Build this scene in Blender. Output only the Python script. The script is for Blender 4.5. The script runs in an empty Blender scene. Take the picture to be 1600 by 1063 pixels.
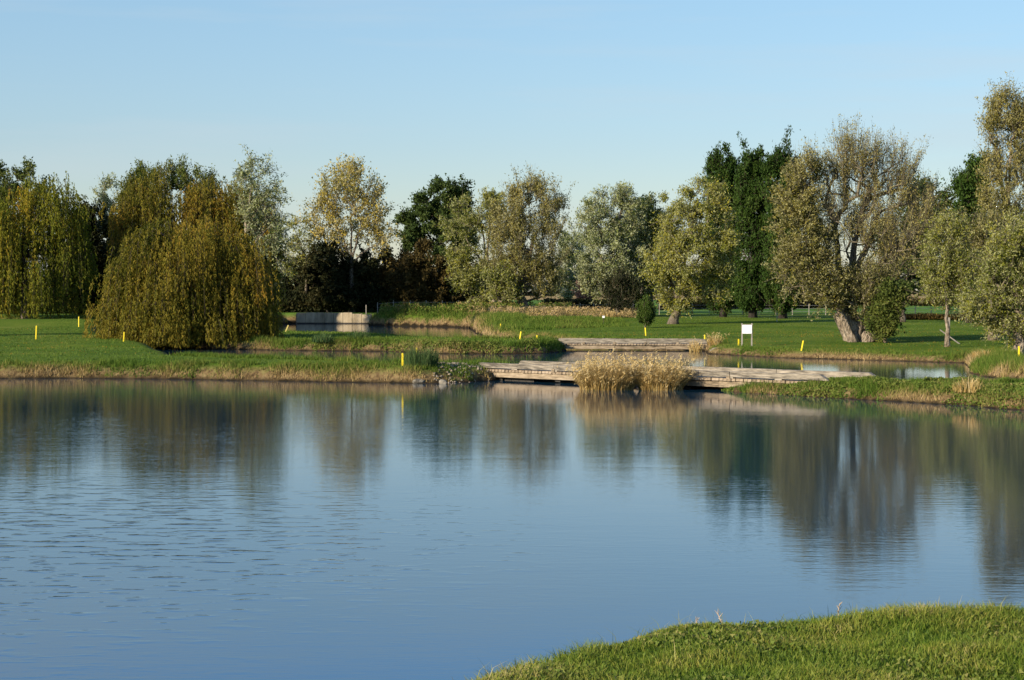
import bpy, math, random
import numpy as np
from mathutils import Vector, Matrix

random.seed(11)
RNG = np.random.default_rng(11)
S = bpy.context.scene
COL = S.collection
D2R = math.radians

# ------------------------------------------------------------------ camera, sky, sun, exposure
F = 2800.0                      # focal length in photo pixels (photo 1600 wide)
PITCH = math.atan(76.5 / F)
CAM = np.array([0.0, 0.0, 4.2])
cd = bpy.data.cameras.new('camera')
cam = bpy.data.objects.new('camera', cd)
COL.objects.link(cam)
cd.sensor_width = 36.0
cd.lens = 36.0 * F / 1600.0
cd.clip_start = 0.1
cd.clip_end = 12000
cam.location = CAM
cam.rotation_euler = (math.pi / 2 - PITCH, 0, 0)
S.camera = cam

SUN_DIR = Vector((-0.80, -0.60, 0)).normalized()      # towards the sun, on the ground plane
SUN_EL = D2R(20)
w = bpy.data.worlds.new('World')
S.world = w
w.use_nodes = True
nt = w.node_tree
nt.nodes.clear()
sky = nt.nodes.new('ShaderNodeTexSky')
sky.sky_type = 'NISHITA'
sky.sun_disc = False
sky.sun_elevation = SUN_EL
sky.sun_rotation = math.atan2(SUN_DIR.x, SUN_DIR.y)
sky.altitude = 0
sky.air_density = 1.0
sky.dust_density = 0.3
sky.ozone_density = 1.9
bg = nt.nodes.new('ShaderNodeBackground')
bg.inputs['Strength'].default_value = 0.0685
wo = nt.nodes.new('ShaderNodeOutputWorld')
# thin high cirrus: streaks mixed into the sky colour, all round the horizon
tc = nt.nodes.new('ShaderNodeTexCoord')
mp = nt.nodes.new('ShaderNodeMapping')
mp.inputs['Scale'].default_value = (1.1, 1.1, 13.0)
mp.inputs['Rotation'].default_value = (0.05, 0.035, 0)
nz = nt.nodes.new('ShaderNodeTexNoise')
nz.inputs['Scale'].default_value = 2.6
nz.inputs['Detail'].default_value = 6
nz.inputs['Roughness'].default_value = 0.55
cr = nt.nodes.new('ShaderNodeValToRGB')
cr.color_ramp.elements[0].position = 0.43
cr.color_ramp.elements[0].color = (0, 0, 0, 1)
cr.color_ramp.elements[1].position = 0.80
cr.color_ramp.elements[1].color = (0.58, 0.58, 0.58, 1)
mx = nt.nodes.new('ShaderNodeMixRGB')
mx.blend_type = 'MIX'
mx.inputs['Color2'].default_value = (4.6, 5.2, 5.6, 1)
nt.links.new(tc.outputs['Generated'], mp.inputs['Vector'])
nt.links.new(mp.outputs['Vector'], nz.inputs['Vector'])
nt.links.new(nz.outputs['Fac'], cr.inputs['Fac'])
nt.links.new(cr.outputs['Color'], mx.inputs['Fac'])
# clear autumn air: a bluer grade of the sky with height above the horizon
sxz = nt.nodes.new('ShaderNodeSeparateXYZ')
gr = nt.nodes.new('ShaderNodeValToRGB')
e = gr.color_ramp.elements
e[0].position = 0.0; e[0].color = (.80, .81, .93, 1)
e[1].position = 1.0; e[1].color = (1.0, 1.32, 1.78, 1)
for ps_, c_ in ((.08, (.85, .89, 1.00, 1)), (.17, (1.0, 1.09, 1.14, 1)), (.24, (1.06, 1.44, 1.84, 1)), (.40, (1.06, 1.50, 1.98, 1))):
    q = e.new(ps_); q.color = c_
mg = nt.nodes.new('ShaderNodeMixRGB'); mg.blend_type = 'MULTIPLY'; mg.inputs['Fac'].default_value = 1.0
nt.links.new(tc.outputs['Generated'], sxz.inputs[0])
nt.links.new(sxz.outputs['Z'], gr.inputs['Fac'])
nt.links.new(sky.outputs['Color'], mg.inputs['Color1'])
nt.links.new(gr.outputs['Color'], mg.inputs['Color2'])
# left-right brightness gain put into the sky colour to even its two sides
az = nt.nodes.new('ShaderNodeMath'); az.operation = 'MULTIPLY_ADD'; az.inputs[1].default_value = -0.20; az.inputs[2].default_value = 1.01
nt.links.new(sxz.outputs['X'], az.inputs[0])
sc_ = nt.nodes.new('ShaderNodeVectorMath'); sc_.operation = 'SCALE'
nt.links.new(mg.outputs['Color'], sc_.inputs[0]); nt.links.new(az.outputs[0], sc_.inputs['Scale'])
nt.links.new(sc_.outputs[0], mx.inputs['Color1'])
nt.links.new(mx.outputs['Color'], bg.inputs['Color'])
nt.links.new(bg.outputs['Background'], wo.inputs['Surface'])

sl = bpy.data.lights.new('sun', 'SUN')
sl.energy = 4.6
sl.angle = D2R(0.55)
sl.color = (1.0, 0.86, 0.68)
so = bpy.data.objects.new('sun', sl)
COL.objects.link(so)
tosun = Vector((SUN_DIR.x * math.cos(SUN_EL), SUN_DIR.y * math.cos(SUN_EL), math.sin(SUN_EL)))
so.rotation_euler = tosun.to_track_quat('Z', 'Y').to_euler()
so.location = (-40, -30, 40)

S.view_settings.view_transform = 'Standard'
S.view_settings.look = 'None'
S.view_settings.exposure = 0.95
S.view_settings.gamma = 1.0
S.view_settings.use_curve_mapping = False
S.render.engine = 'CYCLES'
S.cycles.max_bounces = 5
S.cycles.diffuse_bounces = 3
S.cycles.glossy_bounces = 3
S.cycles.transmission_bounces = 4
S.cycles.transparent_max_bounces = 8
S.cycles.caustics_reflective = False
S.cycles.caustics_refractive = False
S.cycles.use_denoising = True

# ------------------------------------------------------------------ helpers
def pt(u, v, Y):
    """world point seen at photo position (u, v) at distance Y in front of the camera"""
    x = (u - 800.0) / F
    t = -(v - 531.5) / F
    d = np.array([x, math.cos(PITCH) + t * math.sin(PITCH), -math.sin(PITCH) + t * math.cos(PITCH)])
    return CAM + d * (Y / d[1])

def sstep(a, b, x):
    t = np.clip((x - a) / (b - a), 0, 1)
    return t * t * (3 - 2 * t)

def _h(ix, iy, seed):
    n = (ix.astype(np.int64) * 374761393 + iy.astype(np.int64) * 668265263 + seed * 974634777) & 0xffffffff
    n = ((n ^ (n >> 13)) * 1274126177) & 0xffffffff
    return ((n ^ (n >> 16)) & 0xffff) / 65535.0

def vnoise(x, y, sc, seed=0):
    x = np.asarray(x, float) / sc
    y = np.asarray(y, float) / sc
    ix = np.floor(x); iy = np.floor(y)
    fx = x - ix; fy = y - iy
    fx = fx * fx * (3 - 2 * fx); fy = fy * fy * (3 - 2 * fy)
    a = _h(ix, iy, seed); b = _h(ix + 1, iy, seed); c = _h(ix, iy + 1, seed); d = _h(ix + 1, iy + 1, seed)
    return (a * (1 - fx) + b * fx) * (1 - fy) + (c * (1 - fx) + d * fx) * fy     # 0..1

def fbm(x, y, sc, seed=0, n=3):
    s = 0; a = 1; t = 0
    for k in range(n):
        s = s + a * vnoise(x, y, sc / 2 ** k, seed + k); t += a; a *= 0.5
    return s / t

def mesh_obj(name, verts, faces_flat, nper, mat, parent=None, attrs=None, smooth=False, loc=None):
    """one mesh object from numpy arrays; faces_flat (n, nper) index array, or a list of such arrays"""
    me = bpy.data.meshes.new(name)
    verts = np.asarray(verts, np.float32)
    fl = faces_flat if isinstance(faces_flat, list) else [faces_flat]
    idx = np.concatenate([np.asarray(f, np.int32).ravel() for f in fl])
    tot = np.concatenate([np.full(len(f), f.shape[1], np.int32) for f in fl])
    start = np.concatenate([[0], np.cumsum(tot)[:-1]]).astype(np.int32)
    me.vertices.add(len(verts)); me.vertices.foreach_set('co', verts.ravel())
    me.loops.add(len(idx)); me.loops.foreach_set('vertex_index', idx)
    me.polygons.add(len(tot)); me.polygons.foreach_set('loop_start', start)
    me.polygons.foreach_set('loop_total', tot)
    if smooth:
        me.polygons.foreach_set('use_smooth', np.ones(len(tot), bool))
    if attrs:
        for k, a in attrs.items():
            at = me.attributes.new(k, 'FLOAT', 'POINT')
            at.data.foreach_set('value', np.asarray(a, np.float32))
    me.update(calc_edges=True)
    me.materials.append(mat)
    o = bpy.data.objects.new(name, me)
    COL.objects.link(o)
    if parent is not None:
        o.parent = parent
    if loc is not None:
        o.location = loc
    return o

def tag(o, label=None, cat=None, group=None, kind=None):
    if label: o['label'] = label
    if cat: o['category'] = cat
    if group: o['group'] = group
    if kind: o['kind'] = kind
    return o

def empty(name, loc, label, cat, group=None, rz=0.0):
    o = bpy.data.objects.new(name, None)
    COL.objects.link(o)
    o.location = loc
    o.rotation_euler = (0, 0, rz)
    o.empty_display_size = 0.3
    return tag(o, label, cat, group)

class MB:
    """collects boxes and tubes into one mesh"""
    def __init__(s):
        s.v = []; s.f = []; s.n = 0
    def add(s, vs, fs):
        s.v.extend([tuple(map(float, q)) for q in vs]); s.f.extend([tuple(i + s.n for i in f) for f in fs]); s.n += len(vs)
    def box(s, c, size, rot=None, taper=0.0, jit=0.0):
        hx, hy, hz = size[0] / 2, size[1] / 2, size[2] / 2
        vs = []
        for z in (-1, 1):
            k = 1 - taper if z > 0 else 1
            for (a, b) in ((-1, -1), (1, -1), (1, 1), (-1, 1)):
                p = Vector((a * hx * k, b * hy * k, z * hz))
                if jit: p += Vector((random.uniform(-jit, jit), random.uniform(-jit, jit), random.uniform(-jit, jit)))
                if rot is not None: p = rot @ p
                vs.append(p + Vector(c))
        s.add(vs, [(3, 2, 1, 0), (4, 5, 6, 7), (0, 1, 5, 4), (1, 2, 6, 5), (2, 3, 7, 6), (3, 0, 4, 7)])
    def tube(s, pts, rad, n=8, lump=0.0, seed=0):
        pts = [Vector(p) for p in pts]
        rings = []
        rr = random.Random(seed)
        lob = [1 + lump * rr.uniform(-1, 1) for _ in range(n)]
        for i, p in enumerate(pts):
            d = (pts[min(i + 1, len(pts) - 1)] - pts[max(i - 1, 0)]).normalized()
            a = d.cross(Vector((0.13, 1, 0.07))).normalized()
            b = d.cross(a).normalized()
            r = rad[i]
            rings.append([p + (a * math.cos(2 * math.pi * k / n) + b * math.sin(2 * math.pi * k / n)) * r * (lob[k] + lump * 0.5 * rr.uniform(-1, 1)) for k in range(n)])
        vs = [q for r_ in rings for q in r_]
        fs = []
        for i in range(len(pts) - 1):
            for k in range(n):
                k2 = (k + 1) % n
                fs.append((i * n + k, i * n + k2, (i + 1) * n + k2, (i + 1) * n + k))
        fs.append(tuple(range(n - 1, -1, -1)))
        fs.append(tuple((len(pts) - 1) * n + k for k in range(n)))
        s.add(vs, fs)
    def build(s, name, mat, parent=None, smooth=False, bevel=0.0):
        me = bpy.data.meshes.new(name)
        me.from_pydata(s.v, [], s.f)
        me.materials.append(mat)
        if smooth:
            me.polygons.foreach_set('use_smooth', np.ones(len(me.polygons), bool))
        me.update()
        o = bpy.data.objects.new(name, me)
        COL.objects.link(o)
        if parent is not None: o.parent = parent
        if bevel:
            m = o.modifiers.new('bevel', 'BEVEL'); m.width = bevel; m.segments = 2; m.limit_method = 'ANGLE'
        return o

# ------------------------------------------------------------------ materials
def new_mat(name):
    m = bpy.data.materials.new(name); m.use_nodes = True
    m.node_tree.nodes.clear()
    o = m.node_tree.nodes.new('ShaderNodeOutputMaterial')
    return m, m.node_tree.nodes, m.node_tree.links, o

def ramp(N, cols, pos=None):
    r = N.new('ShaderNodeValToRGB')
    e = r.color_ramp.elements
    n = len(cols)
    pos = pos or [i / (n - 1) for i in range(n)]
    e[0].position = pos[0]; e[0].color = (*cols[0], 1)
    e[1].position = pos[-1]; e[1].color = (*cols[-1], 1)
    for i in range(1, n - 1):
        q = e.new(pos[i]); q.color = (*cols[i], 1)
    return r

def leaf_mat(name, cols, trans=0.3, under=None, spec=0.06, pos=None, rough=0.6):
    m, N, L, out = new_mat(name)
    at = N.new('ShaderNodeAttribute'); at.attribute_name = 'tint'
    r = ramp(N, cols, pos)
    L.new(at.outputs['Fac'], r.inputs['Fac'])
    col = r.outputs['Color']
    if under is not None:
        g = N.new('ShaderNodeNewGeometry')
        mm = N.new('ShaderNodeMixRGB')
        mm.inputs['Color2'].default_value = (*under, 1)
        mul = N.new('ShaderNodeMath'); mul.operation = 'MULTIPLY'; mul.inputs[1].default_value = 0.8
        L.new(g.outputs['Backfacing'], mul.inputs[0])
        L.new(mul.outputs[0], mm.inputs['Fac'])
        L.new(col, mm.inputs['Color1'])
        col = mm.outputs['Color']
    p = N.new('ShaderNodeBsdfPrincipled')
    p.inputs['Roughness'].default_value = rough
    p.inputs['Specular IOR Level'].default_value = spec
    t = N.new('ShaderNodeBsdfTranslucent')
    mix = N.new('ShaderNodeMixShader'); mix.inputs[0].default_value = trans
    L.new(col, p.inputs['Base Color']); L.new(col, t.inputs['Color'])
    L.new(p.outputs[0], mix.inputs[1]); L.new(t.outputs[0], mix.inputs[2])
    L.new(mix.outputs[0], out.inputs['Surface'])
    return m

def rough_mat(name, cols, scale=(3, 3, 3), detail=5, rough=0.85, bump=0.3, bscale=8, spec=0.3, pos=None, dist=0.05, obj_rand=0.0):
    m, N, L, out = new_mat(name)
    t = N.new('ShaderNodeTexCoord')
    mpn = N.new('ShaderNodeMapping'); mpn.inputs['Scale'].default_value = scale
    n1 = N.new('ShaderNodeTexNoise'); n1.inputs['Scale'].default_value = 1.0; n1.inputs['Detail'].default_value = detail
    n1.inputs['Roughness'].default_value = 0.65
    r = ramp(N, cols, pos or [0.3 + 0.4 * i / (len(cols) - 1) for i in range(len(cols))])
    L.new(t.outputs['Object'], mpn.inputs['Vector']); L.new(mpn.outputs['Vector'], n1.inputs['Vector'])
    fac = n1.outputs['Fac']
    if obj_rand:
        oi = N.new('ShaderNodeObjectInfo')
        ma = N.new('ShaderNodeMath'); ma.operation = 'MULTIPLY_ADD'
        ma.inputs[1].default_value = obj_rand; 
        L.new(oi.outputs['Random'], ma.inputs[0]); 
        sb = N.new('ShaderNodeMath'); sb.operation = 'SUBTRACT'; sb.inputs[1].default_value = obj_rand / 2
        L.new(fac, sb.inputs[0]); L.new(sb.outputs[0], ma.inputs[2]); fac = ma.outputs[0]
    L.new(fac, r.inputs['Fac'])
    n2 = N.new('ShaderNodeTexNoise'); n2.inputs['Scale'].default_value = bscale; n2.inputs['Detail'].default_value = 4
    L.new(mpn.outputs['Vector'], n2.inputs['Vector'])
    b = N.new('ShaderNodeBump'); b.inputs['Strength'].default_value = bump; b.inputs['Distance'].default_value = dist
    L.new(n2.outputs['Fac'], b.inputs['Height'])
    p = N.new('ShaderNodeBsdfPrincipled')
    p.inputs['Roughness'].default_value = rough; p.inputs['Specular IOR Level'].default_value = spec
    L.new(r.outputs['Color'], p.inputs['Base Color']); L.new(b.outputs[0], p.inputs['Normal'])
    L.new(p.outputs[0], out.inputs['Surface'])
    return m

M = {}
M['bark_pale'] = rough_mat('bark_pale', [(.07, .05, .035), (.22, .175, .12), (.38, .32, .24)], scale=(3.5, 3.5, 1.6), bump=1.0, dist=0.25, bscale=2.2)
M['bark'] = rough_mat('bark', [(.05, .04, .028), (.12, .095, .065), (.19, .155, .11)], scale=(4, 4, 1.2), bump=0.8, dist=0.08)
M['bark_dark'] = rough_mat('bark_dark', [(.02, .017, .013), (.05, .04, .03)], scale=(4, 4, 1.2), bump=0.6)
M['twig'] = rough_mat('twig', [(.10, .085, .05), (.18, .15, .10)], scale=(2, 2, 2), bump=0.0)
M['twig_dark'] = rough_mat('twig_dark', [(.04, .03, .02), (.08, .06, .04)], scale=(2, 2, 2), bump=0.0)
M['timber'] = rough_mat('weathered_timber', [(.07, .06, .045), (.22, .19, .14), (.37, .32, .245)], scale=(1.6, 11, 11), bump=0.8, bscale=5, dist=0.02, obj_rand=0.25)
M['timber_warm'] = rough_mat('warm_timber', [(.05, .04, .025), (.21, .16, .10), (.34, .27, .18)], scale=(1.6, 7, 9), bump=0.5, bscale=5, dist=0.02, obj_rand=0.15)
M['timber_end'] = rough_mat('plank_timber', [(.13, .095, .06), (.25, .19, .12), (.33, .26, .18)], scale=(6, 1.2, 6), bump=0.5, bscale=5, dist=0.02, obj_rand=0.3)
M['timber_wet_shade'] = rough_mat('wet_shade_timber', [(.015, .013, .01), (.05, .042, .03)], scale=(2, 5, 5), bump=0.4, rough=0.6)  # dark colour for wet wood and for shade under the bridge decks
M['post_grey'] = rough_mat('post_grey', [(.18, .16, .13), (.33, .30, .25)], scale=(8, 8, 2), bump=0.4)
M['concrete'] = rough_mat('concrete', [(.15, .12, .07), (.32, .26, .165), (.42, .35, .23)], scale=(1.4, 1.4, .5), bump=0.4, obj_rand=0.2)
M['stone'] = rough_mat('stone', [(.08, .07, .05), (.18, .16, .12), (.28, .25, .19)], scale=(6, 6, 6), bump=0.6, obj_rand=0.3)
M['yellow'] = rough_mat('yellow_paint', [(.50, .36, .012), (.72, .55, .02), (.80, .62, .03)], scale=(9, 9, 9), rough=0.5, bump=0.1)
M['yellow_old'] = rough_mat('faded_yellow_paint', [(.36, .30, .08), (.60, .50, .16)], scale=(9, 9, 9), rough=0.6, bump=0.1)
M['white'] = rough_mat('white_paint', [(.68, .67, .64), (.80, .80, .78)], scale=(4, 4, 4), rough=0.45, bump=0.05)
M['wire'] = rough_mat('galvanised_wire', [(.20, .20, .20), (.32, .32, .31)], scale=(4, 4, 4), rough=0.5, bump=0)
M['gravel'] = rough_mat('pale_gravel', [(.13, .10, .07), (.25, .205, .145), (.36, .31, .225)], scale=(5, 5, 5), bump=0.4)
M['mud'] = rough_mat('mud', [(.06, .045, .028), (.14, .11, .07)], scale=(3, 3, 3), bump=0.6)

# leaves
M['weep'] = leaf_mat('weeping_leaf', [(.070, .085, .010), (.125, .14, .014), (.19, .18, .018), (.26, .20, .020), (.38, .22, .018)], .36, pos=[0, .35, .6, .82, 1])
M['weep_brown'] = leaf_mat('weeping_leaf_brown', [(.060, .068, .009), (.125, .116, .014), (.19, .150, .019), (.26, .165, .021), (.32, .15, .02)], .36, pos=[0, .28, .56, .82, 1])
M['silver'] = leaf_mat('silver_leaf', [(.060, .085, .022), (.12, .15, .038), (.19, .21, .06), (.28, .27, .10)], .25, under=(.32, .34, .20))
M['olive'] = leaf_mat('olive_leaf', [(.075, .095, .012), (.15, .165, .018), (.23, .22, .026), (.33, .28, .032)], .30, under=(.31, .31, .135))
M['grey_brown'] = leaf_mat('grey_brown_leaf', [(.085, .085, .016), (.155, .14, .024), (.23, .19, .042), (.32, .27, .085)], .28, under=(.30, .28, .125))
M['yellow_leaf'] = leaf_mat('yellow_leaf', [(.16, .16, .03), (.34, .28, .04), (.46, .34, .05), (.44, .40, .22)], .35, under=(.38, .34, .17))
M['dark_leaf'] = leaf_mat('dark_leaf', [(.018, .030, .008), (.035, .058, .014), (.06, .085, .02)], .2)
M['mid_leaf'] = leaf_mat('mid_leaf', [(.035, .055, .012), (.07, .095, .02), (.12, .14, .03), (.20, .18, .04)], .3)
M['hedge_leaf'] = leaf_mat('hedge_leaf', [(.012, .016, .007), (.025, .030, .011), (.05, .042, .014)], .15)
M['rust_leaf'] = leaf_mat('rust_leaf', [(.035, .030, .012), (.070, .052, .016), (.12, .08, .020)], .25)
M['pink_leaf'] = leaf_mat('pink_leaf', [(.14, .07, .05), (.24, .13, .09), (.32, .20, .13)], .25)
M['conifer'] = leaf_mat('conifer_spray', [(.015, .034, .006), (.028, .055, .009), (.052, .082, .014)], .12, rough=.6)
M['far_leaf'] = leaf_mat('far_leaf', [(.03, .04, .03), (.05, .06, .045)], .1)

# ------------------------------------------------------------------ terrain
def wl(u, v):                        # a waterline point (z = 0) from its place in the photo
    Y = 4.2 * F / (v - 455.0)
    return ((u - 800.0) / F * Y, Y)
LEFT = [(-140, 92), (-45, 88.5), wl(-100, 590), wl(0, 592), wl(100, 591), wl(200, 592), wl(300, 593.5), wl(400, 595), wl(500, 597), wl(600, 598.5), wl(660, 600),
        wl(745, 597), (-0.9, 83.6), (-0.2, 85.4), (0.9, 87.3), (0.3, 88.3), (-3.0, 87.4), (-6.3, 88.6), (-12.0, 92.9), (-16.3, 97.0), (-18.8, 100.5), (-20.2, 106.5), (-22.0, 113), (-24.5, 122), (-30, 138), (-35.5, 155), (-39, 169),
        (-41.5, 184), (-55, 188), (-90, 190), (-140, 190)]
MID = [(3.3, 124.0), wl(850, 552.5), wl(800, 553), wl(700, 553), wl(640, 551), wl(600, 549), wl(500, 548.5), (-16.5, 127), (-20, 129), (-24.5, 130.5), (-28, 134.5), (-29, 142),
       (-26, 153), (-18, 156), (-11.5, 150), (-6, 139), (-2, 132.5), (2.6, 131), (3.6, 128)]
FAR = [(-400, 222), (-90, 216), (-62, 206), (-35, 205.5), (-31, 214), (-29.5, 232.2), (-18.0, 232.0), wl(577, 509), wl(650, 510), wl(700, 511), (-4.6, 203), (-4.0, 190), (-3.0, 172), (-2.4, 164), (-0.2, 154), (3.8, 141), (8.5, 134),
       (12.2, 131), (13.3, 127), (13.5, 122.5), wl(1110, 553), wl(1197, 558), wl(1260, 560.5), wl(1320, 562), wl(1425, 565), wl(1512, 567.5), wl(1518, 575), wl(1513, 582), (23.3, 88.0), (24.0, 83.5),
       (23.8, 78.5), (22, 74.0), (18.2, 72.9), (15.6, 73.2), (14.0, 73.0), (12.4, 73.8), (10.6, 75.2), (9.0, 75.8),
       wl(1135, 612), wl(1200, 616), wl(1300, 622), wl(1400, 628), wl(1500, 633.5), wl(1600, 641), wl(1700, 648), (22.5, 54), (30, 45), (60, 36), (400, 30), (4500, 30), (4500, 4500), (-4500, 4500), (-4500, 240)]
NEAR = [(-60, -12), (-14, 5), (-4.3, 10.2), (-2.2, 12.5), (-0.2, 15.0), (1.4, 15.2), (2.8, 15.5), (4.6, 16.7), (9, 18.0), (40, 24), (80, 28), (80, -200), (-200, -200), (-200, -12)]

def sdist(px, py, poly):
    """signed distance, positive inside"""
    P = np.array(poly, float)
    px = np.asarray(px, float); py = np.asarray(py, float)
    best = np.full(px.shape, 1e18); inside = np.zeros(px.shape, bool)
    n = len(P)
    for i in range(n):
        ax, ay = P[i]; bx, by = P[(i + 1) % n]
        ex, ey = bx - ax, by - ay
        L2 = ex * ex + ey * ey
        t = np.clip(((px - ax) * ex + (py - ay) * ey) / L2, 0, 1)
        d = (px - ax - t * ex) ** 2 + (py - ay - t * ey) ** 2
        best = np.minimum(best, d)
        c = ((ay > py) != (by > py)) & (px < (bx - ax) * (py - ay) / (by - ay + 1e-20) + ax)
        inside ^= c
    return np.where(inside, 1, -1) * np.sqrt(best)

def land_sd(x, y):
    s = np.maximum(np.maximum(sdist(x, y, LEFT), sdist(x, y, MID)), np.maximum(sdist(x, y, FAR), sdist(x, y, NEAR)))
    near = np.exp(-(s / 3.0) ** 2)
    return s + near * ((fbm(x, y, 1.6, 5) - .5) * 0.75 + (vnoise(x, y, 0.45, 9) - .5) * 0.25)

def height(x, y, sd=None):
    x = np.asarray(x, float); y = np.asarray(y, float)
    if sd is None: sd = land_sd(x, y)
    rise_l = sstep(169, 180, y); rise_r = sstep(128, 215, y)
    k = sstep(5, 14, x)
    far = np.where(y > 118, 1.0, 0.0)
    L = 0.74 + 0.62 * far * (rise_l * (1 - k) + rise_r * k)
    L = L - (0.17 + 0.27 * (1 - sstep(9.5, 14.0, x))) * sstep(6, 8, x) * sstep(52, 60, y) * (1 - sstep(78, 82, y))
    L = L - 0.24 * sstep(11, 15, x) * sstep(82, 90, y) * (1 - sstep(118, 132, y))
    L = L + 0.10 * (fbm(x, y, 9, 21) - .5) + 0.5 * sstep(300, 900, y)
    # shallow ditch on the left lawn
    L = L - 0.30 * np.exp(-((y - 113.5 - .12 * (x + 26)) / 1.3) ** 2) * sstep(-33, -29, x) * (1 - sstep(-22.5, -20.5, x))
    # the meadow the photographer stands on
    nearm = (y < 30) & (x < 100)
    crest = 1.90 + 0.11 * (fbm(x, y, 0.7, 33) - .5) + 0.03 * (fbm(x, y, 2.0, 37) - .5)
    up = L * (1 - np.exp(-np.maximum(sd, 0) / 0.42)) + 0.10 * (fbm(x, y, 1.0, 41) - .5) * np.exp(-((sd - .8) / 1.2) ** 2)
    upn = crest * sstep(-0.1, 3.1, sd) 
    z = np.where(nearm, upn, up)
    return np.where(sd > 0, np.maximum(z, 0.0), -0.8 * (1 - np.exp(sd / 1.2)))

def ground_at(u, v, y0=60, y1=500):
    """where the line of sight through (u, v) meets the ground"""
    Y = np.arange(y0, y1, 0.1)
    a = pt(u, v, 100.0) - CAM
    x = a[0] / a[1] * Y; z = CAM[2] + a[2] / a[1] * Y
    h = height(x, Y)
    hit = np.where(h >= z)[0]
    i = hit[0] if len(hit) else len(Y) - 1
    return np.array([x[i], Y[i], h[i]])

def zat(x, y):
    return float(height(np.array([x]), np.array([y]))[0])

def grid_obj(name, xs, ys, mat):
    X, Y = np.meshgrid(xs, ys)
    sd = land_sd(X.ravel(), Y.ravel())
    Z = height(X.ravel(), Y.ravel(), sd)
    V = np.stack([X.ravel(), Y.ravel(), Z], 1)
    nx, ny = len(xs), len(ys)
    i = np.arange(nx * ny).reshape(ny, nx)
    Fc = np.stack([i[:-1, :-1].ravel(), i[:-1, 1:].ravel(), i[1:, 1:].ravel(), i[1:, :-1].ravel()], 1)
    o = mesh_obj(name, V, Fc, 4, mat, attrs={'shore': sd}, smooth=True)
    tag(o, kind='structure')
    return o

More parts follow.
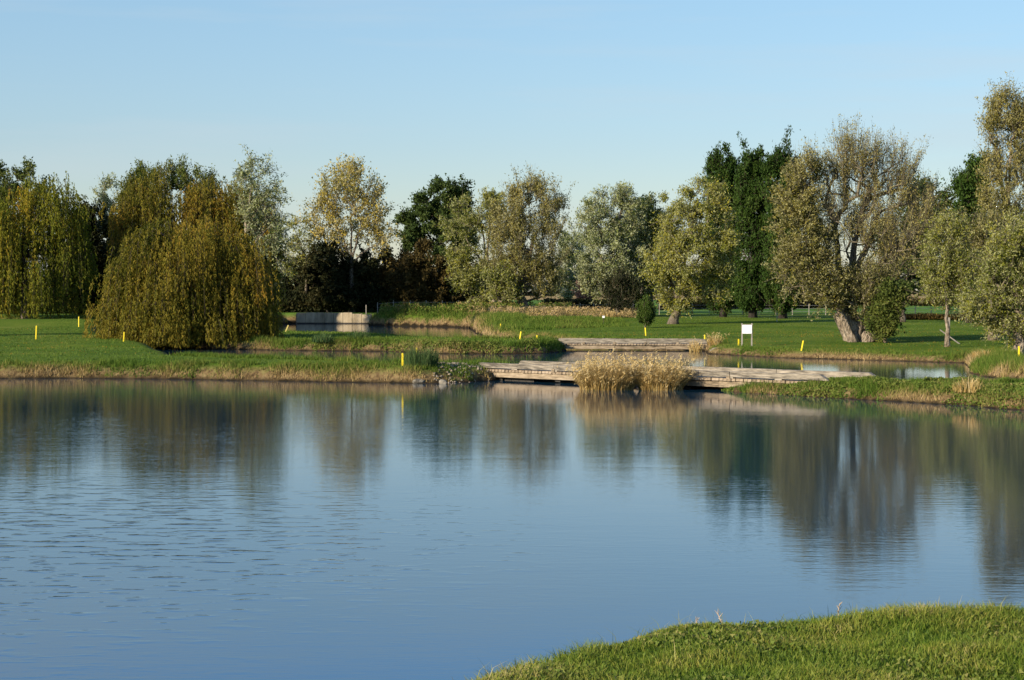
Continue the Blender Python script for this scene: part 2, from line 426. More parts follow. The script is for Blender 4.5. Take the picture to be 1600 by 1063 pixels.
def ground_mat():
    m, N, L, out = new_mat('ground')
    tcn = N.new('ShaderNodeTexCoord')
    at = N.new('ShaderNodeAttribute'); at.attribute_name = 'shore'
    def noise(sc, det=4, vec=None, r=.6):
        n = N.new('ShaderNodeTexNoise'); n.inputs['Scale'].default_value = sc; n.inputs['Detail'].default_value = det
        n.inputs['Roughness'].default_value = r
        L.new(vec or tcn.outputs['Object'], n.inputs['Vector']); return n
    big = noise(.16, 4); fine = noise(3.2, 6, r=.75)
    add = N.new('ShaderNodeMath'); add.operation = 'MULTIPLY_ADD'; add.inputs[1].default_value = .45
    L.new(fine.outputs['Fac'], add.inputs[0])
    half = N.new('ShaderNodeMath'); half.operation = 'MULTIPLY'; half.inputs[1].default_value = .55
    L.new(big.outputs['Fac'], half.inputs[0]); L.new(half.outputs[0], add.inputs[2])
    lawn = ramp(N, [(.034, .066, .007), (.066, .110, .011), (.105, .140, .018), (.17, .165, .035)], [.34, .46, .58, .70])
    L.new(add.outputs[0], lawn.inputs['Fac'])
    # far fields, beyond the tree belt: paler pasture, then stubble
    sx = N.new('ShaderNodeSeparateXYZ'); L.new(tcn.outputs['Object'], sx.inputs[0])
    mr = N.new('ShaderNodeMapRange'); mr.inputs['From Min'].default_value = 215; mr.inputs['From Max'].default_value = 240
    L.new(sx.outputs['Y'], mr.inputs['Value'])
    field = ramp(N, [(.06, .13, .02), (.10, .17, .03)], [.4, .6]); L.new(big.outputs['Fac'], field.inputs['Fac'])
    mf = N.new('ShaderNodeMixRGB'); L.new(mr.outputs[0], mf.inputs['Fac']); L.new(lawn.outputs['Color'], mf.inputs['Color1']); L.new(field.outputs['Color'], mf.inputs['Color2'])
    mr3 = N.new('ShaderNodeMapRange'); mr3.inputs['From Min'].default_value = 520; mr3.inputs['From Max'].default_value = 560
    L.new(sx.outputs['Y'], mr3.inputs['Value'])
    mf3 = N.new('ShaderNodeMixRGB'); mf3.inputs['Color2'].default_value = (.30, .21, .09, 1)
    L.new(mr3.outputs[0], mf3.inputs['Fac']); L.new(mf.outputs['Color'], mf3.inputs['Color1'])
    # bank: earth and dead grass near the water
    jit = N.new('ShaderNodeMath'); jit.operation = 'MULTIPLY_ADD'; jit.inputs[1].default_value = 1.3
    L.new(fine.outputs['Fac'], jit.inputs[0]); 
    sb = N.new('ShaderNodeMath'); sb.operation = 'SUBTRACT'; sb.inputs[1].default_value = .65; L.new(at.outputs['Fac'], sb.inputs[0]); L.new(sb.outputs[0], jit.inputs[2])
    mr2 = N.new('ShaderNodeMapRange'); mr2.inputs['From Min'].default_value = .25; mr2.inputs['From Max'].default_value = .95
    L.new(jit.outputs[0], mr2.inputs['Value'])
    bank = ramp(N, [(.045, .03, .015), (.15, .10, .045), (.24, .18, .085)], [.35, .5, .68]); L.new(fine.outputs['Fac'], bank.inputs['Fac'])
    mb = N.new('ShaderNodeMixRGB'); L.new(mr2.outputs[0], mb.inputs['Fac']); L.new(bank.outputs['Color'], mb.inputs['Color1']); L.new(mf3.outputs['Color'], mb.inputs['Color2'])
    wet = N.new('ShaderNodeMapRange'); wet.inputs['From Min'].default_value = -.05; wet.inputs['From Max'].default_value = .16
    L.new(at.outputs['Fac'], wet.inputs['Value'])
    mw = N.new('ShaderNodeMixRGB'); mw.inputs['Color1'].default_value = (.018, .014, .008, 1)
    L.new(wet.outputs[0], mw.inputs['Fac']); L.new(mb.outputs['Color'], mw.inputs['Color2'])
    bn = noise(9, 5, r=.7)
    b = N.new('ShaderNodeBump'); b.inputs['Strength'].default_value = .8; b.inputs['Distance'].default_value = .06
    L.new(bn.outputs['Fac'], b.inputs['Height'])
    p = N.new('ShaderNodeBsdfPrincipled'); p.inputs['Roughness'].default_value = .95; p.inputs['Specular IOR Level'].default_value = .03
    L.new(mw.outputs['Color'], p.inputs['Base Color']); L.new(b.outputs[0], p.inputs['Normal']); L.new(p.outputs[0], out.inputs['Surface'])
    return m
M['ground'] = ground_mat()

def axis(parts):
    a = [np.arange(lo, hi, st) for lo, hi, st in parts]
    return np.unique(np.round(np.concatenate(a), 4))
gx = np.concatenate([-np.geomspace(4400, 47, 34), np.arange(-46, 46, .36), np.geomspace(46.5, 4400, 34)])
gy = np.concatenate([np.arange(24, 60, 2.0), np.arange(60, 134, .28), np.arange(134, 240, .75), np.geomspace(241, 4400, 44)])
grid_obj('ground', gx, gy, M['ground'])
nx_ = np.concatenate([-np.geomspace(400, 9, 24), np.arange(-8.5, 14, .14), np.geomspace(14.2, 400, 24)])
ny_ = np.concatenate([-np.geomspace(190, 3, 16), np.arange(-2, 17.5, .14), np.arange(18, 24.01, .5)])
grid_obj('near_bank_ground', nx_, ny_, M['ground'])

def water_mat():
    m, N, L, out = new_mat('water')
    t = N.new('ShaderNodeTexCoord')
    def nz_(scale, rot, sc=1.0, det=2.0, rough=.5, dist=0.0):
        mpn = N.new('ShaderNodeMapping'); mpn.inputs['Scale'].default_value = scale; mpn.inputs['Rotation'].default_value = (0, 0, rot)
        L.new(t.outputs['Object'], mpn.inputs['Vector'])
        n = N.new('ShaderNodeTexNoise'); n.inputs['Scale'].default_value = sc; n.inputs['Detail'].default_value = det; n.inputs['Roughness'].default_value = rough
        n.inputs['Distortion'].default_value = dist
        L.new(mpn.outputs['Vector'], n.inputs['Vector']); return n
    def bump(h, dist, strength=1.0, prev=None, sock=None):
        b = N.new('ShaderNodeBump'); b.inputs['Distance'].default_value = dist; b.inputs['Strength'].default_value = strength
        L.new(h, b.inputs['Height'])
        if sock is not None: L.new(sock, b.inputs['Strength'])
        if prev: L.new(prev.outputs[0], b.inputs['Normal'])
        return b
    swell = nz_((.35, .9, 1), .1, 1.0, 2)
    rip = nz_((1.4, 5.0, 1), -.12, 1.0, 3, .55)
    fine = nz_((5.0, 15.0, 1), .22, 1.0, 2, .5)
    gust = nz_((.035, .05, 1), .3, 1.0, 3)
    gr = N.new('ShaderNodeMapRange'); gr.inputs['From Min'].default_value = .42; gr.inputs['From Max'].default_value = .66
    gr.inputs['To Min'].default_value = .22; gr.inputs['To Max'].default_value = 1.9
    L.new(gust.outputs['Fac'], gr.inputs['Value'])
    b1 = bump(swell.outputs['Fac'], .0023)
    b2 = bump(rip.outputs['Fac'], .0025, prev=b1, sock=gr.outputs[0])
    b3 = bump(fine.outputs['Fac'], .0008, prev=b2)
    # a wind-ruffled patch on the left of the open water: scattered short wavelets
    dm = N.new('ShaderNodeVectorMath'); dm.operation = 'DISTANCE'; dm.inputs[1].default_value = (-11, 29, 0)
    L.new(t.outputs['Object'], dm.inputs[0])
    mk = N.new('ShaderNodeMapRange'); mk.inputs['From Min'].default_value = 13; mk.inputs['From Max'].default_value = 4
    L.new(dm.outputs['Value'], mk.inputs['Value'])
    wv = nz_((1.5, 3.4, 1), .12, 1.0, 2, .5)
    wr = N.new('ShaderNodeMapRange'); wr.interpolation_type = 'SMOOTHSTEP'; wr.inputs['From Min'].default_value = .50; wr.inputs['From Max'].default_value = .78
    L.new(wv.outputs['Fac'], wr.inputs['Value'])
    b4 = bump(wr.outputs[0], .008, prev=b3, sock=mk.outputs[0])
    p = N.new('ShaderNodeBsdfPrincipled')
    p.inputs['Base Color'].default_value = (.007, .032, .056, 1)
    p.inputs['Roughness'].default_value = .03
    p.inputs['IOR'].default_value = 1.58
    L.new(b4.outputs[0], p.inputs['Normal']); L.new(p.outputs[0], out.inputs['Surface'])
    return m
M['water'] = water_mat()
wv = [(-900, -60, 0), (900, -60, 0), (900, 300, 0), (-900, 300, 0)]
wo_ = mesh_obj('water', wv, np.array([[0, 1, 2, 3]]), 4, M['water'])
tag(wo_, kind='structure')

# ------------------------------------------------------------------ leaves, trees
def unit(a):
    return a / (np.linalg.norm(a, axis=1, keepdims=True) + 1e-9)

def leaf_tris(P, Dv, Lg, Wd, rng, flat=0.0):
    """triangular leaves: base centre P, direction Dv, length and width"""
    n = len(P)
    R = unit(rng.normal(size=(n, 3)))
    side = unit(np.cross(Dv, R))
    h = Dv * (Lg[:, None] * .5); s_ = side * (Wd[:, None] * .5)
    V = np.empty((n, 3, 3), np.float32)
    V[:, 0] = P - h * .7 + s_; V[:, 1] = P - h * .7 - s_; V[:, 2] = P + h * 1.3
    return V.reshape(-1, 3), np.arange(n * 3).reshape(n, 3)

def seg_tubes(A, B, ra, rb, k=3):
    """straight tapered tubes between A and B"""
    n = len(A)
    d = unit(B - A)
    ref = np.tile(np.array([[.31, .17, .93]]), (n, 1))
    a = unit(np.cross(d, ref)); b = np.cross(d, a)
    V = np.empty((n, 2 * k, 3), np.float32)
    for j in range(k):
        c, s_ = math.cos(2 * math.pi * j / k), math.sin(2 * math.pi * j / k)
        off = a * c + b * s_
        V[:, j] = A + off * ra[:, None]; V[:, k + j] = B + off * rb[:, None]
    base = (np.arange(n) * 2 * k)[:, None]
    Fs = [np.concatenate([base + j, base + (j + 1) % k, base + k + (j + 1) % k, base + k + j], 1) for j in range(k)]
    return V.reshape(-1, 3), np.concatenate(Fs, 0)

def tree(name, label, Y, base, heads, lobes, mat, cat='tree', group=None, clumps=180, twigs=5, leaves=20, L=.22, W=.09, up=.5, out=.5, rnd=.5,
         twlen=1.3, sp=.22, r0=.35, bark='bark', limbs=(), twigmat='twig', tintc=.5, tintv=.45, seed=0, shell=.45, twig_r=.018, lean=0.0,
         leafup=.3, tip=None, yo=0.0, ydepth=1.0, tboost=None, bw=1.0, headr=.6, limbw=.5):
    """base: (u, v) of the foot or None for the ground below u; heads: photo points where the trunk ends; lobes: (u, v, ru, rv) in photo pixels."""
    rng = np.random.default_rng(seed + 100)
    leaves = int(leaves * 1.5); L = L * 1.04; W = W * 1.24
    s = Y / F
    bp = pt(base[0], base[1], Y)
    bz = zat(bp[0], Y)
    bp = np.array([bp[0], Y, bz])
    root = empty(name, bp, label, cat, group)
    off = bp
    lob = []
    for q in lobes:
        u, v, ru, rv = q[:4]
        dy = q[4] if len(q) > 4 else 0.0
        ry = q[5] * s if len(q) > 5 else min(ru, rv * 1.2) * s * .9 * ydepth
        c = pt(u, v, Y) ; c[1] += dy + yo
        c[2] -= twlen * .22 * min(max(up, 0), 1)
        rr_ = np.array([ru * s, ry, rv * s])
        lob.append((c, np.maximum(rr_ - twlen * .20, rr_ * .5)))
    heads_w = [pt(h[0], h[1], Y) + np.array([0, (h[2] if len(h) > 2 else 0), 0]) for h in heads]
    # skeleton
    nodes = [bp + np.array([0, 0, -.3])]; par = [-1]
    fork = None
    h0 = heads_w[0]
    nseg = 6
    for i in range(1, nseg + 1):
        t = i / nseg
        p = bp * (1 - t) + h0 * t
        p = p + np.array([math.sin(t * 3.1) * lean, 0, 0]) + rng.normal(size=3) * .04 * (0 if i == nseg else 1)
        nodes.append(p); par.append(len(nodes) - 2)
    ntrunk = len(nodes)
    limb_ids = []
    for h in heads_w[1:]:
        d = [np.linalg.norm(nodes[i] - h) + 3 * max(0, nodes[i][2] - h[2]) for i in range(2, ntrunk)]
        st = max(2, int(np.argmin(d)) + 2 - 1)
        A = nodes[st]; ids = [st]
        for i in range(1, 6):
            t = i / 5
            p = A * (1 - t) + h * t + np.array([0, 0, .12 * math.sin(t * math.pi) * np.linalg.norm(h - A)]) * (.5) + rng.normal(size=3) * .05
            nodes.append(p); par.append(ids[-1]); ids.append(len(nodes) - 1)
        limb_ids.append(ids)
    fixed = len(nodes)
    vol = np.array([l[1].prod() ** (2 / 3) for l in lob]); vol /= vol.sum()
    which = rng.choice(len(lob), clumps, p=vol)
    dirs = unit(rng.normal(size=(clumps, 3)))
    rad = shell + (1 - shell) * rng.random(clumps) ** .6
    C = np.array([lob[w_][0] + lob[w_][1] * dirs[i] * rad[i] * .93 for i, w_ in enumerate(which)])
    outw = np.array([dirs[i] for i in range(clumps)])
    C[:, 2] = np.maximum(C[:, 2], bz + .25)
    order = np.argsort(np.linalg.norm(C - heads_w[0], axis=1))
    npos = np.zeros((clumps * 8 + fixed, 3)); npos[:fixed] = nodes; npar = list(par); cnt = fixed
    plen = np.zeros(len(npos))
    for i in range(1, fixed): plen[i] = plen[npar[i]] + np.linalg.norm(npos[i] - npos[npar[i]])
    tipid = np.zeros(clumps, int)
    lo = 3
    for i in order:
        t = C[i]
        dv = t - npos[lo:cnt]
        d = np.linalg.norm(dv, axis=1)
        cost = d * (1 + 1.1 * np.clip(-(dv[:, 2]) / (d + .01), 0, 1)) + .22 * plen[lo:cnt]
        j = int(np.argmin(cost)) + lo
        k = max(1, min(6, int(d[j - lo] / 1.1)))
        prev = j; A = npos[j].copy(); dist = d[j - lo]
        for q in range(1, k + 1):
            f = q / k
            p = A * (1 - f) + t * f
            if q < k: p = p + rng.normal(size=3) * .06 * dist ** .5 + np.array([0, 0, -.05 * dist * math.sin(f * math.pi) if up > .3 else .06 * dist * math.sin(f * math.pi)])
            if cnt >= len(npos): break
            npos[cnt] = p; npar.append(prev); plen[cnt] = plen[prev] + np.linalg.norm(p - npos[prev]); prev = cnt; cnt += 1
        tipid[i] = prev
    npos = npos[:cnt]
    load = np.zeros(cnt)
    load[tipid] += 1
    for i in range(cnt - 1, 0, -1):
        load[npar[i]] += load[i]
    rr = np.minimum(.020 * bw * np.maximum(load, 1) ** .5, r0 * headr)
    npar = np.array(npar)
    # trunk and limbs as lofted tubes, the finer branches as straight pieces
    tp = npos[:ntrunk]
    b = MB()
    trad = []
    for i in range(ntrunk):
        t = i / (ntrunk - 1)
        trad.append(r0 * (1.0 + .55 * math.exp(-t * 7)) * (1 - .42 * t))
    rel = lambda p: p - off
    b.tube([rel(p) for p in tp], trad, 22, lump=.17, seed=seed)
    b.build('trunk', M[bark], root, smooth=True)
    for ids in limb_ids:
        lb = MB()
        r1 = r0 * limbw
        lb.tube([rel(npos[i]) for i in ids], [r1 * (1 - .55 * k / (len(ids) - 1)) for k in range(len(ids))], 8, lump=.1, seed=seed + 3)
        lb.build('limb', M['bark' if name == 'pollard_willow' else bark], root, smooth=True)
    if cnt > fixed:
        ii = np.arange(fixed, cnt)
        A = npos[npar[ii]] - off; B = npos[ii] - off
        ra = np.minimum(rr[npar[ii]], rr[ii] * 1.5); 
        V1, F1 = seg_tubes(A, B, ra, rr[ii], 4)
    else:
        V1 = np.zeros((0, 3)); F1 = np.zeros((0, 4), int)
    # twigs radiating from every clump
    nt_ = clumps * twigs
    ci = np.repeat(np.arange(clumps), twigs)
    tdir = unit(outw[ci] * out + np.array([lean * .0, 0, up]) + rng.normal(size=(nt_, 3)) * rnd)
    tl = twlen * (.5 + .8 * rng.random(nt_)) * (.65 + .8 * rng.random(clumps))[ci]
    T0 = C[ci] + rng.normal(size=(nt_, 3)) * .12
    T1 = T0 + tdir * tl[:, None]
    if twig_r > 0:
        V2, F2 = seg_tubes(T0 - off, T1 - off, np.full(nt_, twig_r), np.full(nt_, twig_r * .4), 3)
        VV = np.concatenate([V1, V2]); FF = np.concatenate([F1, F2 + len(V1)])
    else:
        VV, FF = V1, F1
    bo = mesh_obj('branches', VV, FF, 4, M[twigmat], root)
    bo['kind'] = 'stuff'
    # leaves
    n = nt_ * leaves
    wgt = np.exp(rng.normal(size=clumps) * .55)[ci] * np.exp(rng.normal(size=nt_) * .35)
    li = np.sort(rng.choice(nt_, n, p=wgt / wgt.sum()))
    t = rng.random(n) ** .8
    P = T0[li] * (1 - t[:, None]) + T1[li] * t[:, None] + rng.normal(size=(n, 3)) * sp
    LD = unit(tdir[li] * .6 + rng.normal(size=(n, 3)) * .8 + np.array([0, 0, leafup]))
    P[:, 2] = np.maximum(P[:, 2], bz + .1)
    V, Fc = leaf_tris(P - off, LD, L * (.5 + .95 * rng.random(n)), W * (.5 + .95 * rng.random(n)), rng)
    ctint = tintc + (rng.random(clumps) - .5) * tintv + (vnoise(C[:, 0] + C[:, 1], C[:, 2], 2.5, seed) - .5) * tintv
    if tboost is not None: ctint = ctint + tboost(C)
    tint = np.clip(ctint[ci[li]] + (rng.random(n) - .5) * .35, 0, 1)
    co = mesh_obj('crown', V, Fc, 3, mat, root, attrs={'tint': np.repeat(tint, 3)})
    co['kind'] = 'stuff'
    return root

def weeping(name, label, Y, base, lobes, vbot, mat, group=None, curtains=150, strands=9, per=55, L=.22, W=.05, r0=.5, seed=0, ln=(1.5, 5.0), tintc=.45, tboost=None, head=None, curt_r=.45):
    rng = np.random.default_rng(seed + 500)
    s = Y / F
    bp = pt(base[0], base[1], Y)
    bp = np.array([bp[0], Y, zat(bp[0], Y)])
    root = empty(name, bp, label, 'tree', group)
    off = bp
    lob = []
    for q in lobes:
        u, v, ru, rv = q[:4]
        dy = q[4] if len(q) > 4 else 0.0
        ry = q[5] * s if len(q) > 5 else ru * s * .85
        c = pt(u, v, Y); c[1] += dy
        lob.append((c, np.array([ru * s, ry, rv * s])))
    hv = pt(head[0], head[1], Y)
    b = MB()
    b.tube([(0, 0, -.3), tuple((hv - off) * .5 + np.array([.2, 0, 0])), tuple(hv - off)], [r0 * 1.3, r0 * .85, r0 * .55], 12, lump=.15, seed=seed)
    b.build('trunk', M['bark'], root, smooth=True)
    area = np.array([l[1][0] * l[1][2] for l in lob]); area /= area.sum()
    w_ = rng.choice(len(lob), curtains, p=area)
    dv = rng.normal(size=(curtains, 3)); dv[:, 2] = dv[:, 2] * .9 + .15; dv = unit(dv)
    rad = .62 + .40 * rng.random(curtains)
    C = np.array([lob[k][0] + lob[k][1] * dv[i] * rad[i] for i, k in enumerate(w_)])
    zb = pt(base[0], vbot, Y)[2]
    # limbs to the crown top of each curtain
    sel = rng.choice(curtains, min(curtains, 46), replace=False)
    A = np.tile(hv, (len(sel), 1)); mid = (A + C[sel]) / 2 + np.array([0, 0, .8])
    V1, F1 = seg_tubes(A - off, mid - off, np.full(len(sel), .11), np.full(len(sel), .07), 4)
    V2, F2 = seg_tubes(mid - off, C[sel] - off, np.full(len(sel), .07), np.full(len(sel), .03), 4)
    n = curtains * strands
    ci = np.repeat(np.arange(curtains), strands)
    st = C[ci] + rng.normal(size=(n, 3)) * np.array([curt_r, curt_r, curt_r * .8])
    clen = ln[0] + (ln[1] - ln[0]) * rng.random(curtains) ** 1.2
    ln_ = clen[ci] * (.7 + .5 * rng.random(n))
    od = dv[ci].copy(); od[:, 2] = 0
    endz = np.maximum(st[:, 2] - ln_, zb + rng.random(n) ** 2 * .5 + (.25 * np.sin(ci * 1.7) + .25))
    ln_ = np.maximum(st[:, 2] - endz, .4)
    # leaves along each strand
    m_ = n * per
    li = np.repeat(np.arange(n), per)
    t = rng.random(m_)
    arch = (1 - np.exp(-t * 3.0)) * .55
    sway = rng.normal(size=(n, 3)) * .12; sway[:, 2] = 0
    P = st[li] + od[li] * arch[:, None] + sway[li] * t[:, None] * ln_[li][:, None] * .35
    P[:, 2] -= ln_[li] * t - .35 * np.sin(np.minimum(t * 6, math.pi)) * .6
    P += rng.normal(size=(m_, 3)) * np.array([.07, .07, .05])
    LD = unit(np.array([[0, 0, -1.0]]) + rng.normal(size=(m_, 3)) * .38 + od[li] * .15)
    V, Fc = leaf_tris(P - off, LD, L * (.7 + .6 * rng.random(m_)), W * (.7 + .6 * rng.random(m_)), rng)
    ctint = tintc + (rng.random(curtains) - .5) * .45 + (vnoise(C[:, 0], C[:, 2], 2.2, seed) - .5) * .5
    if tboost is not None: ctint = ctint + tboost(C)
    tint = np.clip(ctint[ci[li]] + (rng.random(m_) - .5) * .35 + .08 * t, 0, 1)
    # a thin stem for every third strand
    sid = np.arange(0, n, 3)
    a0 = st[sid]; a1 = st[sid] + od[sid] * .35 - np.array([0, 0, 1]) * (ln_[sid] * .4)[:, None]
    a2 = st[sid] + od[sid] * .55 - np.array([0, 0, 1]) * (ln_[sid] * .95)[:, None]
    V3, F3 = seg_tubes(a0 - off, a1 - off, np.full(len(sid), .014), np.full(len(sid), .010), 3)
    V4, F4 = seg_tubes(a1 - off, a2 - off, np.full(len(sid), .010), np.full(len(sid), .006), 3)
    VV = np.concatenate([V1, V2, V3, V4])
    o1 = len(V1); o2 = o1 + len(V2); o3 = o2 + len(V3)
    bo = mesh_obj('branches', VV, np.concatenate([F1, F2 + o1, F3 + o2, F4 + o3]), 4, M['twig_dark'], root)
    bo['kind'] = 'stuff'
    co = mesh_obj('crown', V, Fc, 3, mat, root, attrs={'tint': np.repeat(tint, 3)})
    co['kind'] = 'stuff'
    return root

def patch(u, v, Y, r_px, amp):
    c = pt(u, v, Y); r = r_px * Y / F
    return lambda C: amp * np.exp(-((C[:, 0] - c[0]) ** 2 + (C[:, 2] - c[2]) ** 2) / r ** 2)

# --- weeping willows on the left
weeping('weeping_willow', 'weeping willow at left edge of the lake with orange patch high in its crown', 200, (40, 505),
        [(20, 340, 82, 60), (75, 330, 64, 52), (-40, 370, 90, 80), (110, 380, 34, 60), (20, 410, 100, 60)], 499, M['weep'],
        group='weeping willows', curtains=420, strands=8, per=24, L=.34, W=.12, ln=(2, 8.5), seed=1, tintc=.36, tboost=patch(48, 315, 200, 30, .55), head=(35, 400), r0=.5)
weeping('weeping_willow', 'broad weeping willow whose dome of brown-green strands hangs down to the water', 132, (300, 530),
        [(285, 400, 92, 56), (222, 440, 54, 58), (368, 430, 62, 64), (290, 455, 118, 56), (395, 478, 38, 48), (190, 482, 34, 36), (250, 385, 50, 38), (335, 378, 46, 36), (290, 500, 125, 38), (250, 490, 70, 44), (350, 495, 74, 44)], 545, M['weep_brown'],
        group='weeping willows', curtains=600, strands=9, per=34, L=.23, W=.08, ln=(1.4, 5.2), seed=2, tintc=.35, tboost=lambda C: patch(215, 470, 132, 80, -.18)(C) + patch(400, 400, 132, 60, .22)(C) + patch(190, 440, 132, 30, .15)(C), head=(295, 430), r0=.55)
weeping('weeping_willow', 'tall weeping willow rising behind the broad dome of weeping willow', 208, (310, 500),
        [(275, 300, 85, 42), (222, 325, 40, 46), (350, 318, 56, 48), (300, 355, 118, 66), (405, 380, 32, 60), (392, 330, 40, 46), (300, 420, 118, 60), (265, 335, 78, 44), (208, 345, 38, 62), (216, 312, 38, 40), (396, 352, 44, 54), (345, 300, 46, 34)], 500, M['weep_brown'],
        group='weeping willows', curtains=560, strands=8, per=17, L=.36, W=.13, ln=(2, 7), seed=3, tintc=.38, head=(300, 390), r0=.5)
tree('alder_tree', 'slim alder out of frame on the left whose shadow crosses the left lawn', 125, (-585, 528), [(-585, 330)], [(-585, 290, 40, 60), (-585, 350, 46, 70), (-585, 420, 40, 60)], M['mid_leaf'], clumps=110, leaves=16, L=.3, W=.18, seed=60, r0=.2)
# --- trees behind the weeping willows
tree('poplar_tree', 'dark green treetop above the weeping willow at left edge', 232, (20, 495), [(22, 320), (5, 350), (45, 350)],
     [(15, 275, 48, 44), (45, 290, 28, 36), (-15, 300, 40, 50), (20, 350, 60, 60)], M['mid_leaf'], clumps=90, leaves=22, L=.36, W=.17, up=.9, seed=4, tintc=.4, twlen=1.7)
tree('poplar_tree', 'green treetop with upright shoots poking above the tall weeping willow', 216, (245, 502), [(245, 330), (225, 340), (285, 340)],
     [(232, 290, 42, 36), (275, 278, 30, 32), (205, 320, 24, 36), (310, 300, 30, 36)], M['mid_leaf'], clumps=90, leaves=24, L=.28, W=.12, up=1.1, out=.35, seed=5, tintc=.45, twlen=1.5)
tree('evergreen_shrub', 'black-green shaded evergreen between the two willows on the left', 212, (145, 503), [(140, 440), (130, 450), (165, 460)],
     [(126, 390, 22, 82), (142, 400, 22, 76), (176, 460, 26, 34), (150, 460, 40, 40)], M['hedge_leaf'], clumps=200, leaves=36, L=.34, W=.2, up=.6, seed=6, bark='bark_dark', twigmat='twig_dark')  # placed and shaped so its shadow covers the retaining wall's left half
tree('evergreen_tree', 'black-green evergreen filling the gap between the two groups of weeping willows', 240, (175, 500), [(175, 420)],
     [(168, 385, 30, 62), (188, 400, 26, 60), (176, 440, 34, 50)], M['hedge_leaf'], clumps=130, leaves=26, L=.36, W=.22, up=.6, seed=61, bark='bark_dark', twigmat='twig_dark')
tree('ash_tree', 'thin bare treetop between the weeping willows', 240, (175, 500), [(175, 360), (165, 350)],
     [(172, 305, 26, 30), (160, 330, 22, 30)], M['silver'], clumps=46, leaves=7, L=.3, W=.12, up=.9, seed=7, r0=.25)
tree('silver_willow', 'airy silver willow with open branches at right shoulder of broad weeping willow', 186, (385, 505), [(385, 330), (420, 300), (395, 280), (428, 350)],
     [(400, 270, 34, 30), (425, 300, 26, 34), (382, 300, 24, 40), (420, 360, 30, 44), (440, 395, 20, 50), (405, 340, 30, 40)], M['silver'], clumps=115, leaves=13, twigs=4, L=.26, W=.095, up=.2, out=.5, seed=8, r0=.28, twlen=1.2, bark='bark_pale', tintc=.5)
tree('silver_willow', 'small pale willow leaning left of the yellow poplar', 236, (478, 495), [(480, 400), (465, 370)],
     [(470, 365, 26, 32), (488, 385, 20, 34), (455, 400, 22, 34)], M['olive'], clumps=60, leaves=9, L=.32, W=.12, up=.1, seed=9, r0=.2, tintc=.5)
tree('poplar_tree', 'half-bare poplar with sparse yellow leaves against the sky', 236, (549, 492), [(549, 395), (530, 360), (565, 350), (548, 340), (585, 385), (515, 380)],
     [(545, 300, 52, 48), (510, 335, 34, 46), (582, 325, 36, 50), (548, 360, 66, 42), (545, 275, 34, 24), (600, 370, 24, 34)], M['yellow_leaf'], clumps=210, leaves=11, twigs=4, L=.28, W=.16, up=.7, out=.4,
     seed=10, r0=.34, twlen=1.7, bark='bark', shell=.2, tintc=.42, sp=.28, tboost=lambda C: .25 * sstep(-17, -11, C[:, 0]) )
for (u, v, ru, rv, sd_, lab) in [(325, 380, 36, 88, 52, 'dark alder added to shade the thicket, mostly hidden behind the middle of the weeping willow dome'),
                                 (392, 400, 36, 80, 53, 'dark alder added to shade the thicket, showing at the right shoulder of the weeping willow dome')]:  # alders added as shade casters for the thicket on the far bank
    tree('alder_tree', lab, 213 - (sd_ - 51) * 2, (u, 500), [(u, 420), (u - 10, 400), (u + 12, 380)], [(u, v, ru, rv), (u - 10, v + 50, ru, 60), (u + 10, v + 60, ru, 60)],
         M['dark_leaf'], group='added shade alders behind the weeping willow', clumps=150, leaves=20, L=.36, W=.22, up=.5, rnd=.6, seed=sd_, bark='bark_dark', twigmat='twig_dark', r0=.25)
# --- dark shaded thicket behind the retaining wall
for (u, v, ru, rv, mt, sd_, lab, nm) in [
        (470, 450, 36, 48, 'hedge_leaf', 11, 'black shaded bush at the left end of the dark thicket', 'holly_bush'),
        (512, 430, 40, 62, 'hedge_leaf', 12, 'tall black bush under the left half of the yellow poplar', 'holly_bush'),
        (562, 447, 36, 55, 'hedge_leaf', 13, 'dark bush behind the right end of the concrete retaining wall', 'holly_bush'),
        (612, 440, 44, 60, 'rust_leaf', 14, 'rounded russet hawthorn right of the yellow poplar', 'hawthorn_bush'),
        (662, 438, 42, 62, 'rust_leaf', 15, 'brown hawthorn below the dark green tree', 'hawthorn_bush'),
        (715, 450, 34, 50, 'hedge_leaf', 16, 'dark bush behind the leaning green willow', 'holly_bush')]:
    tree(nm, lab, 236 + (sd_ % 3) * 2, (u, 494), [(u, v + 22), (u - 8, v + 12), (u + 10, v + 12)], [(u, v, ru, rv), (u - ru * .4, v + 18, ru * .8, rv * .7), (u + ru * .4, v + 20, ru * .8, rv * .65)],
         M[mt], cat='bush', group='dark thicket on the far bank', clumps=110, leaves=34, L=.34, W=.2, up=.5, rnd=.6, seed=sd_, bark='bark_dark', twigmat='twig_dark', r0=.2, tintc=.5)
tree('oak_tree', 'large dark green broadleaf tree standing above the russet hawthorns', 256, (690, 492), [(690, 390), (665, 360), (715, 370), (690, 340)],
     [(690, 320, 42, 42), (660, 355, 34, 40), (722, 345, 26, 44), (690, 380, 60, 60), (705, 300, 26, 22)], M['dark_leaf'], clumps=200, leaves=30, L=.34, W=.2, up=.45, out=.8, seed=17, r0=.5, tintc=.65, bark='bark_dark', twigmat='twig_dark')
tree('crack_willow', 'green willow with a bare pale limb showing left of the big grey pollard', 222, (777, 494), [(757, 410), (735, 385), (752, 350), (765, 345)],
     [(745, 330, 36, 32), (722, 370, 34, 40), (765, 345, 26, 44), (724, 425, 28, 32), (752, 450, 34, 34), (770, 410, 28, 40)], M['olive'], clumps=190, leaves=20, L=.27, W=.10, up=-.1, out=.6, seed=18, r0=.34, bark='bark_pale', tintc=.35, twlen=1.2)
